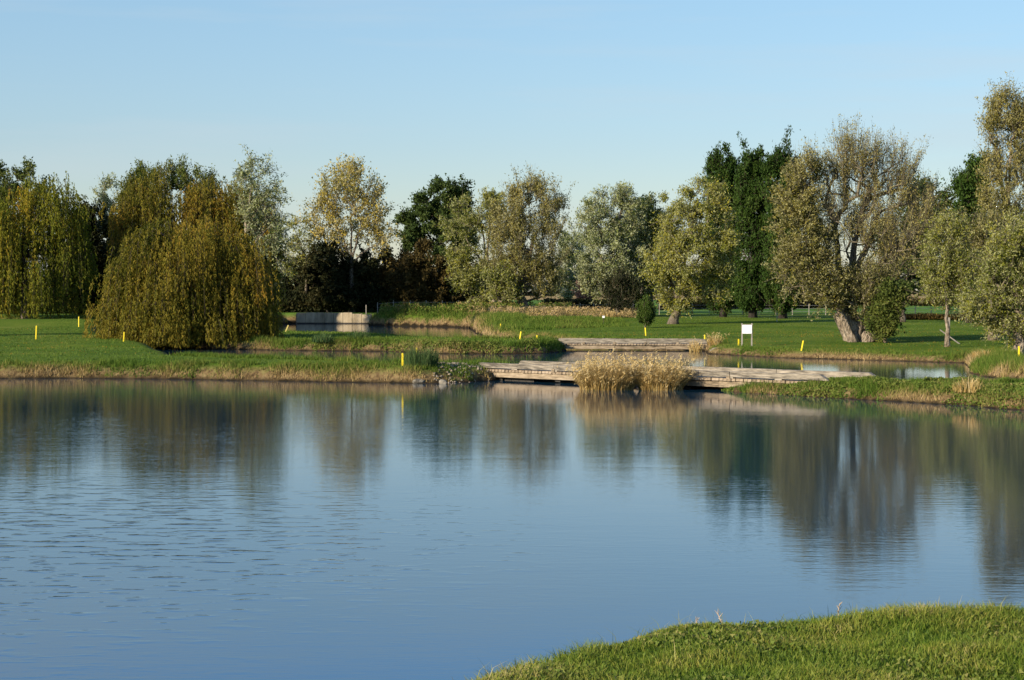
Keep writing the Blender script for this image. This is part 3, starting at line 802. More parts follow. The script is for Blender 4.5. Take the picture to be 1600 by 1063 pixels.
tree('pollard_willow', 'big grey-brown pollard willow, tallest between the green willow and the gap in the trees', 218, (822, 493), [(812, 455), (795, 400), (825, 390), (850, 410), (840, 360), (812, 340)],
     [(832, 320, 50, 48), (795, 350, 38, 46), (868, 340, 24, 54), (825, 385, 70, 55), (790, 430, 40, 45), (850, 440, 34, 42), (822, 300, 30, 28)], M['grey_brown'], clumps=270, leaves=16, twigs=6, L=.27, W=.09, up=1.3, out=.35, rnd=.3,
     seed=19, r0=.75, bark='bark_pale', twlen=1.9, tintc=.35, bw=1.2, group='pollard willows')
tree('pollard_willow', 'second pollard stem with short pale trunk beside the big grey pollard', 216, (783, 494), [(783, 470), (775, 455)],
     [(778, 440, 26, 34), (800, 450, 26, 30)], M['olive'], clumps=50, leaves=18, L=.28, W=.1, up=1.1, seed=20, r0=.36, bark='bark_pale', tintc=.4, group='pollard willows')
tree('willow_tree', 'hazy small willow filling the gap right of the big grey pollard', 275, (905, 488), [(905, 440), (895, 430)],
     [(902, 415, 26, 34), (895, 445, 30, 26), (925, 440, 24, 30), (884, 410, 20, 40), (896, 385, 24, 36)], M['silver'], clumps=100, leaves=16, L=.34, W=.13, up=.6, seed=21, r0=.2, tintc=.4)
tree('shrub', 'pinkish red shrub at the back of the gap between the willows', 262, (918, 489), [(918, 470)],
     [(920, 455, 13, 17), (912, 462, 11, 14)], M['pink_leaf'], cat='shrub', clumps=34, leaves=20, L=.3, W=.16, up=.5, seed=22, r0=.1)
tree('silver_willow', 'tall silver-green willow left of the pair of olive willows', 204, (965, 495), [(960, 440), (930, 390), (955, 360), (985, 380), (970, 330)],
     [(962, 320, 36, 38), (932, 350, 34, 42), (985, 335, 26, 38), (945, 395, 48, 44), (975, 400, 38, 50), (925, 425, 30, 34), (950, 440, 40, 30)], M['silver'], clumps=260, leaves=18, twigs=5, L=.26, W=.095, up=.25, out=.6, seed=23, r0=.5,
     bark='bark', tintc=.55, twlen=1.2)
tree('willow_bush', 'dark brown twiggy growth round the foot of the silver-green willow', 200, (965, 496), [(965, 475)],
     [(966, 472, 22, 24), (955, 455, 20, 26), (980, 458, 16, 26), (968, 440, 14, 18)], M['hedge_leaf'], cat='bush', clumps=60, leaves=16, L=.24, W=.09, up=1.2, out=.3, seed=24, r0=.3, tintc=.4)
tree('oak_tree', 'dark treetop peeping over between the silver-green and olive willows', 250, (1005, 490), [(1005, 340)],
     [(1006, 325, 20, 24), (1000, 360, 24, 40)], M['dark_leaf'], clumps=50, leaves=26, L=.34, W=.2, seed=25, r0=.3)
tree('crack_willow', 'narrow olive willow behind the left shoulder of the broad olive willow', 208, (1015, 496), [(1015, 400), (1030, 350), (1005, 360)],
     [(1035, 330, 24, 32), (1015, 365, 28, 42), (1008, 410, 30, 44), (1040, 370, 24, 40), (1010, 450, 32, 30)], M['olive'], clumps=150, leaves=20, L=.27, W=.10, up=.4, seed=26, r0=.36, tintc=.3)
tree('crack_willow', 'broad olive-yellow willow with short leaning trunk left of the dark conifers', 171, (1052, 506), [(1062, 470), (1060, 400), (1095, 400), (1085, 340), (1040, 420)],
     [(1100, 315, 34, 38), (1062, 355, 38, 44), (1115, 360, 36, 44), (1075, 410, 62, 46), (1130, 400, 26, 36), (1035, 410, 28, 40), (1065, 455, 44, 30), (1112, 440, 34, 34)], M['olive'], clumps=330, leaves=20, twigs=5, L=.22, W=.085,
     up=.15, out=.65, seed=27, r0=.42, bark='bark', tintc=.5, twlen=1.1, sp=.18, tboost=patch(1045, 410, 171, 60, .2))
# --- conifers
for (u, vt, uw, sd_, lab, Yc) in [(1130, 232, 27, 28, 'dark green conifer nearest the broad olive willow, left of the row', 200), (1176, 222, 27, 29, 'middle dark green conifer of the row, with the tallest spire', 196),
                              (1222, 228, 28, 30, 'dark green conifer half hidden by the great pollard, right of the row', 192)]:
    lb = [(u - 6, 300, uw, 70), (u + 8, 320, uw, 80), (u, 400, uw * 1.05, 80), (u, 450, uw * 1.1, 36), (u - 13, vt + 40, 9, 26), (u + 3, vt + 34, 9, 26), (u + 17, vt + 46, 9, 26), (u - 4, 280, uw * .8, 40), (u, 360, uw, 90), (u, 450, uw * 1.2, 46), (u, 470, uw, 24)] + [(u - 13, vt + 18, 5, 16), (u + 3, vt + 10, 4, 18), (u + 17, vt + 24, 4, 16), (u - 13, vt + 6, 2, 12), (u + 3, vt - 2, 2, 12), (u + 10, vt + 50, 12, 20)]
    tree('conifer_tree', lab, Yc, (u, 491), [(u, 330), (u - 10, 400), (u + 10, 400)], lb, M['conifer'], group='row of dark conifers', clumps=420, twigs=5, leaves=16, L=.26, W=.12, up=1.5, out=.5, rnd=.22, twlen=1.25, sp=.16,
         seed=sd_, r0=.32, bark='bark_dark', twigmat='twig_dark', tintc=.5, shell=.6, leafup=.8)
# --- the great pollard
tree('pollard_willow', 'great half-bare pollard willow with thick leaning pale trunk on the lawn', 127, (1346, 531), [(1312, 486), (1335, 400), (1300, 330), (1350, 320), (1385, 400), (1425, 365), (1345, 440), (1375, 330)],
     [(1330, 262, 66, 58), (1268, 285, 36, 62), (1395, 272, 56, 58), (1438, 320, 42, 56), (1340, 335, 100, 66), (1395, 385, 72, 64), (1456, 360, 28, 48), (1335, 248, 60, 44)], M['grey_brown'], clumps=480, twigs=6, leaves=9, L=.15, W=.048,
     up=1.4, out=.5, rnd=.25, seed=31, r0=1.15, bark='bark_pale', twlen=1.6, tintc=.6, twig_r=.012, bw=1.25, shell=.15, sp=.13, group='pollard willows', headr=.28, leafup=.2, limbw=.24)
tree('pollard_willow', 'dense brown-leaved left lobe of pollard willow hanging left of great pollard trunk', 125.5, (1334, 531), [(1308, 480), (1262, 400), (1255, 350), (1285, 440)],
     [(1247, 310, 28, 52), (1250, 370, 38, 56), (1248, 425, 34, 50), (1282, 405, 28, 56), (1290, 450, 34, 34), (1262, 270, 18, 34)], M['grey_brown'], clumps=260, twigs=5, leaves=20, L=.18, W=.065,
     up=.35, out=.5, rnd=.4, seed=32, r0=.3, bark='bark_pale', twlen=1.1, tintc=.25, sp=.14, group='pollard willows')
tree('sucker_growth', 'brown brush of suckers standing round the great pollard trunk', 125.8, (1345, 530), [(1345, 500)],
     [(1350, 470, 34, 30), (1325, 445, 40, 28), (1365, 440, 40, 34)], M['grey_brown'], cat='shrub', clumps=130, twigs=5, leaves=16, L=.17, W=.05, up=1.0, out=.4, seed=33, r0=.12, tintc=.15, twlen=1.0, sp=.12)
tree('ivy_bush', 'dark leafy bush with yellowing leaves hugging the right side of great pollard', 124.6, (1383, 531), [(1381, 505)],
     [(1383, 492, 22, 30), (1376, 514, 20, 16), (1392, 464, 22, 26)], M['mid_leaf'], cat='bush', clumps=100, twigs=5, leaves=22, L=.16, W=.11, up=.2, out=.8, seed=34, r0=.12, tintc=.4, twlen=.5, sp=.16)
tree('maple_tree', 'dark green round tree behind the right side of the great pollard', 178, (1410, 494), [(1412, 460), (1425, 400), (1450, 380)],
     [(1445, 320, 34, 36), (1415, 370, 44, 50), (1460, 370, 24, 44), (1420, 430, 40, 34), (1470, 305, 14, 16)], M['dark_leaf'], clumps=170, twigs=5, leaves=20, L=.26, W=.16, up=.3, out=.8, seed=35, r0=.26, tintc=.75)
tree('young_tree', 'young silver-leaved tree tied to a propped stake on the lawn', 118, (1480, 533), [(1480, 455), (1470, 430), (1490, 420)],
     [(1480, 370, 26, 36), (1472, 415, 34, 42), (1500, 420, 32, 40), (1480, 460, 36, 26)], M['olive'], clumps=170, twigs=5, leaves=18, L=.15, W=.055, up=.6, out=.6, seed=36, r0=.14, tintc=.4, twlen=.9, sp=.13, bark='bark_pale')
tree('conifer_tree', 'dark green conifer behind the trees at the right edge', 176, (1515, 498), [(1517, 380)],
     [(1520, 300, 20, 40), (1512, 340, 28, 46), (1518, 400, 32, 60), (1530, 270, 10, 18), (1508, 310, 18, 34)], M['conifer'], clumps=180, twigs=6, leaves=22, L=.28, W=.12, up=1.1, out=.7, rnd=.25, seed=37, r0=.3, bark='bark_dark',
     twigmat='twig_dark', tintc=.6, leafup=.8)
tree('tall_willow', 'very tall slender willow with bare pale trunk at the right edge', 148, (1570, 512), [(1573, 350), (1573, 250), (1580, 220), (1560, 240)],
     [(1575, 175, 36, 36), (1550, 205, 22, 36), (1600, 200, 28, 50), (1560, 260, 26, 34), (1600, 270, 26, 44), (1562, 320, 34, 40), (1610, 340, 30, 60)], M['grey_brown'], clumps=260, twigs=5, leaves=16, L=.20, W=.07, up=1.1, out=.4,
     seed=38, r0=.34, bark='bark_pale', twlen=1.3, tintc=.35, headr=.75)
tree('crack_willow', 'brown-green willow with a sawn-off pale limb, right edge', 128, (1553, 530), [(1549, 356), (1535, 420), (1570, 420)],
     [(1530, 370, 34, 44), (1515, 420, 34, 50), (1560, 400, 36, 60), (1530, 460, 46, 34), (1500, 350, 12, 20)], M['grey_brown'], clumps=260, twigs=5, leaves=18, L=.17, W=.06, up=.8, out=.4, seed=39, r0=.3, bark='bark_pale', tintc=.2,
     twlen=1.1, sp=.14)
tree('crack_willow', 'low spreading willow drooping over the bank at right edge, foot beside the yellow stake', 104, (1592, 548), [(1592, 500), (1585, 440), (1610, 420), (1560, 470)],
     [(1590, 375, 40, 40), (1575, 430, 48, 46), (1545, 480, 40, 28), (1600, 480, 40, 40), (1575, 520, 26, 18), (1620, 400, 40, 60)], M['olive'], clumps=300, twigs=5, leaves=20, L=.15, W=.055, up=.0, out=.6, seed=40, r0=.3, bark='bark_pale',
     tintc=.35, twlen=.9, sp=.13)
# small clipped conifer on the lawn
tree('dwarf_conifer', 'small bright green egg-shaped conifer standing alone on the lawn', 160, (1009, 511), [(1009, 495)],
     [(1009, 490, 14, 17), (1009, 478, 9, 13), (1008, 500, 11, 8)], M['conifer'], clumps=120, twigs=5, leaves=18, L=.14, W=.06, up=1.4, out=.4, rnd=.2, twlen=.35, sp=.08, seed=41, r0=.07, tintc=.95, leafup=.8, shell=.3)

# distant hedges and woods
def hedge(name, label, p0, p1, h, thick, mat, n, L, W, seed, cat='hedge', wav=.35):
    rng = np.random.default_rng(seed + 900)
    t = rng.random(n)
    x = p0[0] + (p1[0] - p0[0]) * t; y = p0[1] + (p1[1] - p0[1]) * t
    hh = h * (1 - wav + wav * 2 * fbm(x + seed * 17, y, 5.0 * h / 2, seed, 3))
    a = rng.random(n) * math.pi * 2; r = rng.random(n) ** .4
    off_y = np.cos(a) * r * thick / 2
    z = hh * (.5 + .5 * np.sin(a) * r)
    gz = height(x, y + off_y)
    P = np.stack([x + rng.normal(size=n) * .3, y + off_y, gz + np.maximum(z, .05)], 1)
    V, Fc = leaf_tris(P, unit(rng.normal(size=(n, 3)) + [0, 0, .5]), L * (.6 + .8 * rng.random(n)), W * (.6 + .8 * rng.random(n)), rng)
    tint = np.clip(.5 + (fbm(x, z * 3, 3.0, seed) - .5) * 1.2 + (rng.random(n) - .5) * .4, 0, 1)
    o = mesh_obj(name, V, Fc, 3, mat, attrs={'tint': np.repeat(tint, 3)})
    tag(o, label, cat, kind='stuff')
    return o
def hp(u, Y): return ((u - 800) / F * Y, Y)
hedge('hedge', 'dark hedge running across the gap between the big grey pollard and silver-green willow', hp(850, 252), hp(1010, 262), 1.7, 2.0, M['hedge_leaf'], 9000, .34, .2, 1)
hedge('hedge', 'low russet hedge seen below the conifers', hp(1030, 268), hp(1330, 300), 1.6, 2.0, M['rust_leaf'], 12000, .36, .2, 2)
hedge('hedge', 'tan hedge beyond the pasture on the right', hp(1240, 330), hp(1700, 350), 1.6, 2.0, M['rust_leaf'], 12000, .4, .22, 3)
hedge('distant_woods', 'blue-grey line of woods on the horizon', (-1500, 820), (1500, 900), 12, 30, M['far_leaf'], 36000, 4.0, 2.6, 5, cat='woods', wav=.45)
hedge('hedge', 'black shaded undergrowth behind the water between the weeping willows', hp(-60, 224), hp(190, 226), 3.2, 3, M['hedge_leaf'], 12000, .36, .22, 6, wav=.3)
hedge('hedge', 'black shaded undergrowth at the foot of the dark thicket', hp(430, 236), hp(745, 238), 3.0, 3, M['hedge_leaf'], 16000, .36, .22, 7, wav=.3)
hedge('hedge', 'russet undergrowth below the young staked tree, along the fence', hp(1395, 186), hp(1560, 186), .55, 1.2, M['rust_leaf'], 5000, .22, .12, 8, wav=.75)

# ------------------------------------------------------------------ grasses
M['grass_bank'] = leaf_mat('bank_grass', [(.05, .10, .012), (.085, .14, .018), (.14, .17, .03), (.26, .20, .07), (.36, .26, .11), (.42, .31, .16)], .3, pos=[0, .25, .45, .62, .8, 1])
M['grass_near'] = leaf_mat('near_grass', [(.045, .085, .008), (.095, .150, .015), (.165, .205, .026), (.27, .26, .05), (.45, .37, .16)], .35, pos=[0, .3, .58, .8, 1], spec=.12, rough=.5)
M['reed'] = leaf_mat('dry_reed', [(.10, .11, .03), (.24, .16, .05), (.40, .27, .09), (.52, .38, .15), (.58, .47, .25)], .3)
M['rush'] = leaf_mat('green_rush', [(.03, .07, .02), (.06, .11, .035), (.12, .15, .05)], .3)
M['weed'] = leaf_mat('weed_leaf', [(.045, .085, .012), (.09, .14, .022), (.15, .175, .035), (.28, .22, .09)], .3)

def blades(P, h, wd, lean, rng, segs=1):
    """upright grass blades rooted at P"""
    n = len(P)
    a = rng.random(n) * math.pi * 2
    side = np.stack([np.cos(a), np.sin(a), np.zeros(n)], 1)
    b = rng.random(n) * math.pi * 2
    ld = np.stack([np.cos(b), np.sin(b), np.zeros(n)], 1) * (lean * h)[:, None]
    up = np.array([[0, 0, 1.0]])
    s_ = side * (wd / 2)[:, None]
    if segs == 1:
        V = np.stack([P - s_, P + s_, P + ld + up * h[:, None]], 1)
        return V.reshape(-1, 3), np.arange(3 * n).reshape(n, 3), 3
    m1 = P + ld * .30 + up * (h * .58)[:, None]
    V = np.stack([P - s_, P + s_, m1 + s_ * .75, m1 - s_ * .75, P + ld + up * (h * (1 - .25 * lean ** 2))[:, None]], 1).reshape(-1, 3)
    base = (np.arange(n) * 5)[:, None]
    Ft = np.concatenate([np.concatenate([base, base + 1, base + 2], 1), np.concatenate([base, base + 2, base + 3], 1), np.concatenate([base + 3, base + 2, base + 4], 1)], 0)
    return V, Ft, 5

def bank_grass(name, label, poly, box, dens, sdr, hr, wr, seed, brown=.5, mat='grass_bank', far=1.0, browny=None, cat='grass'):
    rng = np.random.default_rng(seed + 2000)
    x0, x1, y0, y1 = box
    n = int((x1 - x0) * (y1 - y0) * dens)
    x = rng.uniform(x0, x1, n); y = rng.uniform(y0, y1, n)
    if poly is not None:
        ps = sdist(x, y, poly)
        k = (ps > sdr[0] - .8) & (ps < sdr[1] + .8)
        x, y = x[k], y[k]
    sd = land_sd(x, y)
    k = (sd > sdr[0]) & (sd < sdr[1])
    x, y, sd = x[k], y[k], sd[k]
    clump = fbm(x, y, .9, seed, 3)
    k = rng.random(len(x)) < np.clip((clump - .28) * 3.0, .12, 1)
    x, y, sd, clump = x[k], y[k], sd[k], clump[k]
    z = height(x, y, sd)
    n = len(x)
    h = (hr[0] + (hr[1] - hr[0]) * rng.random(n) ** 1.6) * (.55 + .9 * clump)
    wd = wr * (.6 + .8 * rng.random(n))
    lean = rng.random(n) * .8
    V, Fc, m_ = blades(np.stack([x, y, z - .02], 1), h, wd, lean, rng)
    bp = fbm(x, y, 3.0, seed + 60, 3)
    edge = np.exp(-np.maximum(sd - .15, 0) / .40)
    t = .20 + .50 * edge * brown * 2 * sstep(.32, .62, bp) + (rng.random(n) - .5) * .35 + (bp - .5) * .35 + .15 * brown
    o = mesh_obj(name, V, Fc, 3, M[mat], attrs={'tint': np.repeat(np.clip(t, 0, 1), m_)})
    tag(o, label, cat, kind='stuff')
    return o

bank_grass('bank_grass', 'grass and dead stalks fringing the left peninsula facing the lake', LEFT, (-34, 1, 80, 97), 620, (.02, 1.7), (.08, .30), .035, 1, brown=.5)
bank_grass('lawn_grass', 'short lawn grass on the left peninsula', LEFT, (-46, 0, 82, 190), 26, (1.2, 60), (.04, .13), .05, 2, brown=.1)
bank_grass('bank_grass', 'rough green grass edge along the front of the middle peninsula', MID, (-19, 5, 116, 134), 420, (.02, 1.4), (.12, .44), .045, 3, brown=.40)
bank_grass('lawn_grass', 'grass covering the middle peninsula', MID, (-30, 4, 118, 164), 40, (1.0, 30), (.05, .18), .06, 4, brown=.15)
bank_grass('bank_grass', 'rough brown and green grass on the far bank beside the retaining wall', FAR, (-20, 9, 160, 222), 90, (.02, 5.0), (.15, .65), .07, 5, brown=.7)
bank_grass('bank_grass', 'brown grass slope rising behind the far bridge', FAR, (-4, 11, 167, 184), 160, (1.5, 50), (.12, .45), .06, 6, brown=.55)
bank_grass('bank_grass', 'grass fringe along the water below the white sign', FAR, (-1, 30, 95, 160), 260, (.02, 1.4), (.06, .24), .045, 7, brown=.55)
bank_grass('lawn_grass', 'short lawn grass round the great pollard', FAR, (0, 46, 100, 200), 14, (1.2, 300), (.03, .10), .06, 8, brown=.1)
bank_grass('bank_grass', 'tall grasses on the front bank of the right peninsula', FAR, (8, 26, 58, 80), 800, (.02, 1.7), (.08, .30), .030, 9, brown=.45)
bank_grass('lawn_grass', 'short grass on top of the right peninsula', FAR, (8, 34, 55, 96), 60, (1.0, 60), (.04, .12), .04, 10, brown=.1)
bank_grass('bank_grass', 'brown grass bank on the right below the drooping willow', FAR, (21, 32, 78, 106), 420, (.02, 2.8), (.12, .50), .035, 11, brown=.8)

def weeds(name, label, x0, x1, y0, y1, n, hr, seed, mat='weed', L=.10, W=.07, sdr=(.0, 3), tint=.45, cat='weeds'):
    rng = np.random.default_rng(seed + 3000)
    x = rng.uniform(x0, x1, n); y = rng.uniform(y0, y1, n)
    sd = land_sd(x, y)
    k = (sd > sdr[0]) & (sd < sdr[1]); x, y, sd = x[k], y[k], sd[k]
    c = fbm(x, y, 1.2, seed, 3)
    k = rng.random(len(x)) < np.clip((c - .35) * 4, 0, 1); x, y, sd, c = x[k], y[k], sd[k], c[k]
    n = len(x)
    z = height(x, y, sd) + rng.random(n) * (hr[0] + (hr[1] - hr[0]) * np.clip((c - .35) * 3, 0, 1)) * (.4 + .6 * sstep(9.5, 14.5, x) if y0 == 62 else 1)
    LD = unit(rng.normal(size=(n, 3)) + [0, -.3, .4])
    V, Fc = leaf_tris(np.stack([x, y, z], 1), LD, L * (.6 + .8 * rng.random(n)), W * (.6 + .8 * rng.random(n)), rng)
    t = np.clip(tint + (c - .5) * .8 + (rng.random(n) - .5) * .5, 0, 1)
    o = mesh_obj(name, V, Fc, 3, M[mat], attrs={'tint': np.repeat(t, 3)})
    tag(o, label, cat, kind='stuff')
weeds('leafy_weeds', 'leafy green weeds spilling over the front of the right peninsula', 8.8, 20, 62, 78, 200000, (.06, .26), 1, L=.095, W=.065, sdr=(-.05, 1.7))
weeds('meadow_weeds', 'small clover and plantain leaves among the near meadow grass', -2, 6, 9.4, 15, 60000, (.015, .05), 7, L=.028, W=.024, sdr=(1.0, 9), tint=.5)
weeds('leafy_weeds', 'leafy plants on the front edge of the middle peninsula', -14, 4, 118, 128, 60000, (.1, .34), 2, L=.16, W=.09, sdr=(-.05, 1.1), tint=.5)
weeds('tall_weeds', 'tall green and brown weeds on top of the far bank', -17, 8, 209, 226, 60000, (.5, 1.5), 3, L=.3, W=.12, sdr=(1.2, 14), mat='grass_bank', tint=.3)
weeds('tall_weeds', 'brown dock stems at the foot of the two middle willows', -6, 14, 196, 214, 26000, (.3, 1.1), 4, L=.3, W=.10, sdr=(2, 100), mat='grass_bank', tint=.72)

def fallen_leaves(label, x0, x1, y0, y1, n, seed, size):
    rng = np.random.default_rng(seed)
    x = rng.uniform(x0, x1, n); y = rng.uniform(y0, y1, n)
    sd = land_sd(x, y); k = (sd > 1.5) & (rng.random(n) < np.clip((fbm(x, y, 4.0, seed) - .38) * 5, .03, 1)); x, y, sd = x[k], y[k], sd[k]; n = len(x)
    P = np.stack([x, y, height(x, y, sd) + .05 + .04 * rng.random(n)], 1)
    V, Fc = leaf_tris(P, unit(rng.normal(size=(n, 3)) * [1, 1, .35]), np.full(n, size), np.full(n, size * .7), rng)
    o = mesh_obj('fallen_leaves', V, Fc, 3, M['weep_brown'], attrs={'tint': np.repeat(.5 + .5 * rng.random(n), 3)})
    tag(o, label, 'leaves', kind='stuff')
fallen_leaves('fallen autumn leaves on the lawn round the great pollard', 6, 40, 108, 150, 4500, 71, .07)
fallen_leaves('fallen autumn leaves on the left lawn before the weeping willows', -45, -18, 96, 170, 2500, 72, .07)
# near meadow grass
def near_grass():
    rng = np.random.default_rng(77)
    def pts(n, x0, x1, y0, y1):
        x = rng.uniform(x0, x1, n); y = rng.uniform(y0, y1, n)
        return x, y
    xs, ys = [], []
    x, y = pts(240000, -1.9, 5.6, 9.4, 14.4); xs.append(x); ys.append(y)
    x, y = pts(50000, -8, 13, 3, 16.0); xs.append(x); ys.append(y)
    x = np.concatenate(xs); y = np.concatenate(ys)
    sd = land_sd(x, y)
    k = sd > 1.1
    x, y, sd = x[k], y[k], sd[k]
    c = fbm(x, y, .55, 3, 3); c2 = fbm(x, y, 1.7, 8, 2)
    k = rng.random(len(x)) < np.clip(.45 + (c - .4) * 2.5, .25, 1)
    x, y, sd, c, c2 = x[k], y[k], sd[k], c[k], c2[k]
    n = len(x)
    z = height(x, y, sd)
    rim = np.exp(-((sd - 2.2) / .8) ** 2)           # longer, untrimmed grass along the crest
    h = (.022 + .035 * rng.random(n)) * (.6 + .9 * c) * (1 + 2.2 * rim * sstep(.40, .58, c2) + .3 * rim)
    tall = rng.random(n) < .02 * rim
    h = np.where(tall, .08 + .13 * rng.random(n), h)
    wd = np.where(tall, .004, .0055 + .004 * rng.random(n))
    lean = .2 + rng.random(n) * .9
    big = (h > .055) | (rng.random(n) < .12)
    P0 = np.stack([x, y, z - .004], 1)
    V, Fc, m_ = blades(P0[big], h[big], wd[big], lean[big], rng, 2)
    V1, F1, m1 = blades(P0[~big], h[~big], wd[~big], lean[~big] * .8, rng, 1)
    t = .46 + (c - .5) * .8 + (rng.random(n) - .5) * .5 + .34 * rim * sstep(.4, .65, fbm(x, y, .7, 18, 3)) + np.where(tall, .1, 0)
    t = np.clip(t, 0, 1)
    o = mesh_obj('near_grass', np.concatenate([V, V1]), np.concatenate([Fc, F1 + len(V)]), 3, M['grass_near'], attrs={'tint': np.concatenate([np.repeat(t[big], 5), np.repeat(t[~big], 3)])})
    tag(o, 'thick green meadow grass on the near bank', 'grass', kind='stuff')
near_grass()

# ------------------------------------------------------------------ reeds and rushes
def reed_clump(name, label, u, v, wpx, hpx, mat, n, seed, cat='reeds', group=None, droop=1.0, heads=True, Yd=None, dy=1.0, wdt=.022, fan=.55):
    rng = np.random.default_rng(seed + 4000)
    Yc = Yd or 4.2 * F / (v - 455.0)
    c = pt(u, v, Yc); s = Yc / F
    z0 = max(zat(c[0], Yc), -.05)
    root = empty(name, (c[0], Yc, z0), label, cat, group)
    rx, H = wpx * s / 2, hpx * s
    a = rng.random(n) * 2 * math.pi; r = np.sqrt(rng.random(n))
    bx, by = np.cos(a) * r * rx * .80, np.sin(a) * r * dy
    hh = H * (.30 + .70 * rng.random(n) ** .8) * (1 - .48 * r ** 2) * (.60 + .8 * fbm(bx * 3 + 40 + seed, by, 1.0, seed))
    dirx = np.cos(a) * r * fan + rng.normal(size=n) * .42; diry = np.sin(a) * r * fan * .6 + rng.normal(size=n) * .42
    segs = 4
    wd = wdt * (.6 + .8 * rng.random(n))
    ang = rng.random(n) * math.pi
    sx, sy = np.cos(ang), np.sin(ang)
    ring = []
    for k in range(segs + 1):
        t = k / segs
        lat = t ** 1.7 * droop * hh * .55
        z = hh * (t - .22 * droop * t ** 3.2 * (.4 + rng.random(n)))
        px = bx + dirx * lat; py = by + diry * lat
        wk = wd * (1 - t ** 2 * .9) / 2
        ring.append((np.stack([px - sx * wk, py - sy * wk, z], 1), np.stack([px + sx * wk, py + sy * wk, z], 1)))
    V = np.stack([q for pr in ring for q in pr], 1).reshape(-1, 3)
    base = (np.arange(n) * 2 * (segs + 1))[:, None]
    Fc = np.concatenate([np.concatenate([base + 2 * k, base + 2 * k + 1, base + 2 * k + 3, base + 2 * k + 2], 1) for k in range(segs)], 0)
    t = np.clip(.56 + rng.normal(size=n) * .24 + .35 * (hh / H - .6), 0, 1)
    o = mesh_obj('blades', V, Fc, 4, mat, root, attrs={'tint': np.repeat(t, 2 * (segs + 1))}); o['kind'] = 'stuff'
    if heads:
        m = n // 7
        i = rng.choice(n, m, replace=False)
        tx = bx[i] + dirx[i] * droop * hh[i] * .5; ty = by[i] + diry[i] * droop * hh[i] * .5
        rep = 5
        P = np.repeat(np.stack([tx, ty, hh[i] * .93], 1), rep, 0) + rng.normal(size=(m * rep, 3)) * [.03, .03, .07]
        LD = unit(rng.normal(size=(m * rep, 3)) * .5 + [.5, 0, .5])
        V, Fc = leaf_tris(P, LD, .13 * (.6 + .8 * rng.random(m * rep)), np.full(m * rep, .035), rng)
        o = mesh_obj('seed_heads', V, Fc, 3, mat, root, attrs={'tint': np.repeat(np.clip(.6 + rng.random(m * rep) * .4, 0, 1), 3)}); o['kind'] = 'stuff'
    return root
reed_clump('reed_clump', 'left half of the straw-coloured reeds in front of the near bridge, broader and ragged', 948, 609, 104, 62, M['reed'], 5200, 1, group='dry reeds in front of the near bridge', dy=.8, droop=1.25, fan=.62)
reed_clump('reed_clump', 'right straw-coloured reed clump in front of the near bridge, rounder and denser', 1033, 609, 84, 66, M['reed'], 4200, 2, group='dry reeds in front of the near bridge', dy=.8, droop=1.25, fan=.62)
reed_clump('rush_clump', 'blue-green rush clump at the waterside beside the yellow stakes', 658, 598, 64, 42, M['rush'], 1500, 3, cat='rushes', Yd=83.0, heads=False, droop=.5, wdt=.016, dy=.7, fan=.9)
reed_clump('grass_tuft', 'tawny grass tuft left of the short stake at far bridge end', 1087, 545, 24, 26, M['reed'], 260, 4, cat='grass tuft', Yd=125, wdt=.03)
reed_clump('grass_tuft', 'tawny arching grass tuft at right end of the far bridge', 1116, 548, 28, 26, M['reed'], 300, 5, cat='grass tuft', Yd=123.5, wdt=.03)
reed_clump('grass_tuft', 'dry grass tuft on the corner of the right bank', 1536, 560, 40, 18, M['reed'], 360, 6, cat='grass tuft', Yd=101, wdt=.03, heads=False)
reed_clump('grass_tuft', 'dry tan grass tuft on the right peninsula bank', 1515, 634, 60, 34, M['reed'], 420, 7, cat='grass tuft', Yd=66.6, wdt=.02, heads=False)
reed_clump('grass_tuft', 'pale dry grass tuft at the foot of the silver-green willow', 955, 498, 44, 16, M['reed'], 360, 8, cat='grass tuft', Yd=196, wdt=.05, heads=False)
for i, (u, lab) in enumerate([(505, 'green reed tuft at the left front of the middle peninsula'), (560, 'spiky green reed tuft in the shade line of the middle peninsula')]):
    reed_clump('grass_tuft', lab, u, 545, 44, 22, M['rush'], 420, 10 + i, cat='grass tuft', Yd=126.5 + i, wdt=.035, heads=False, droop=.7)

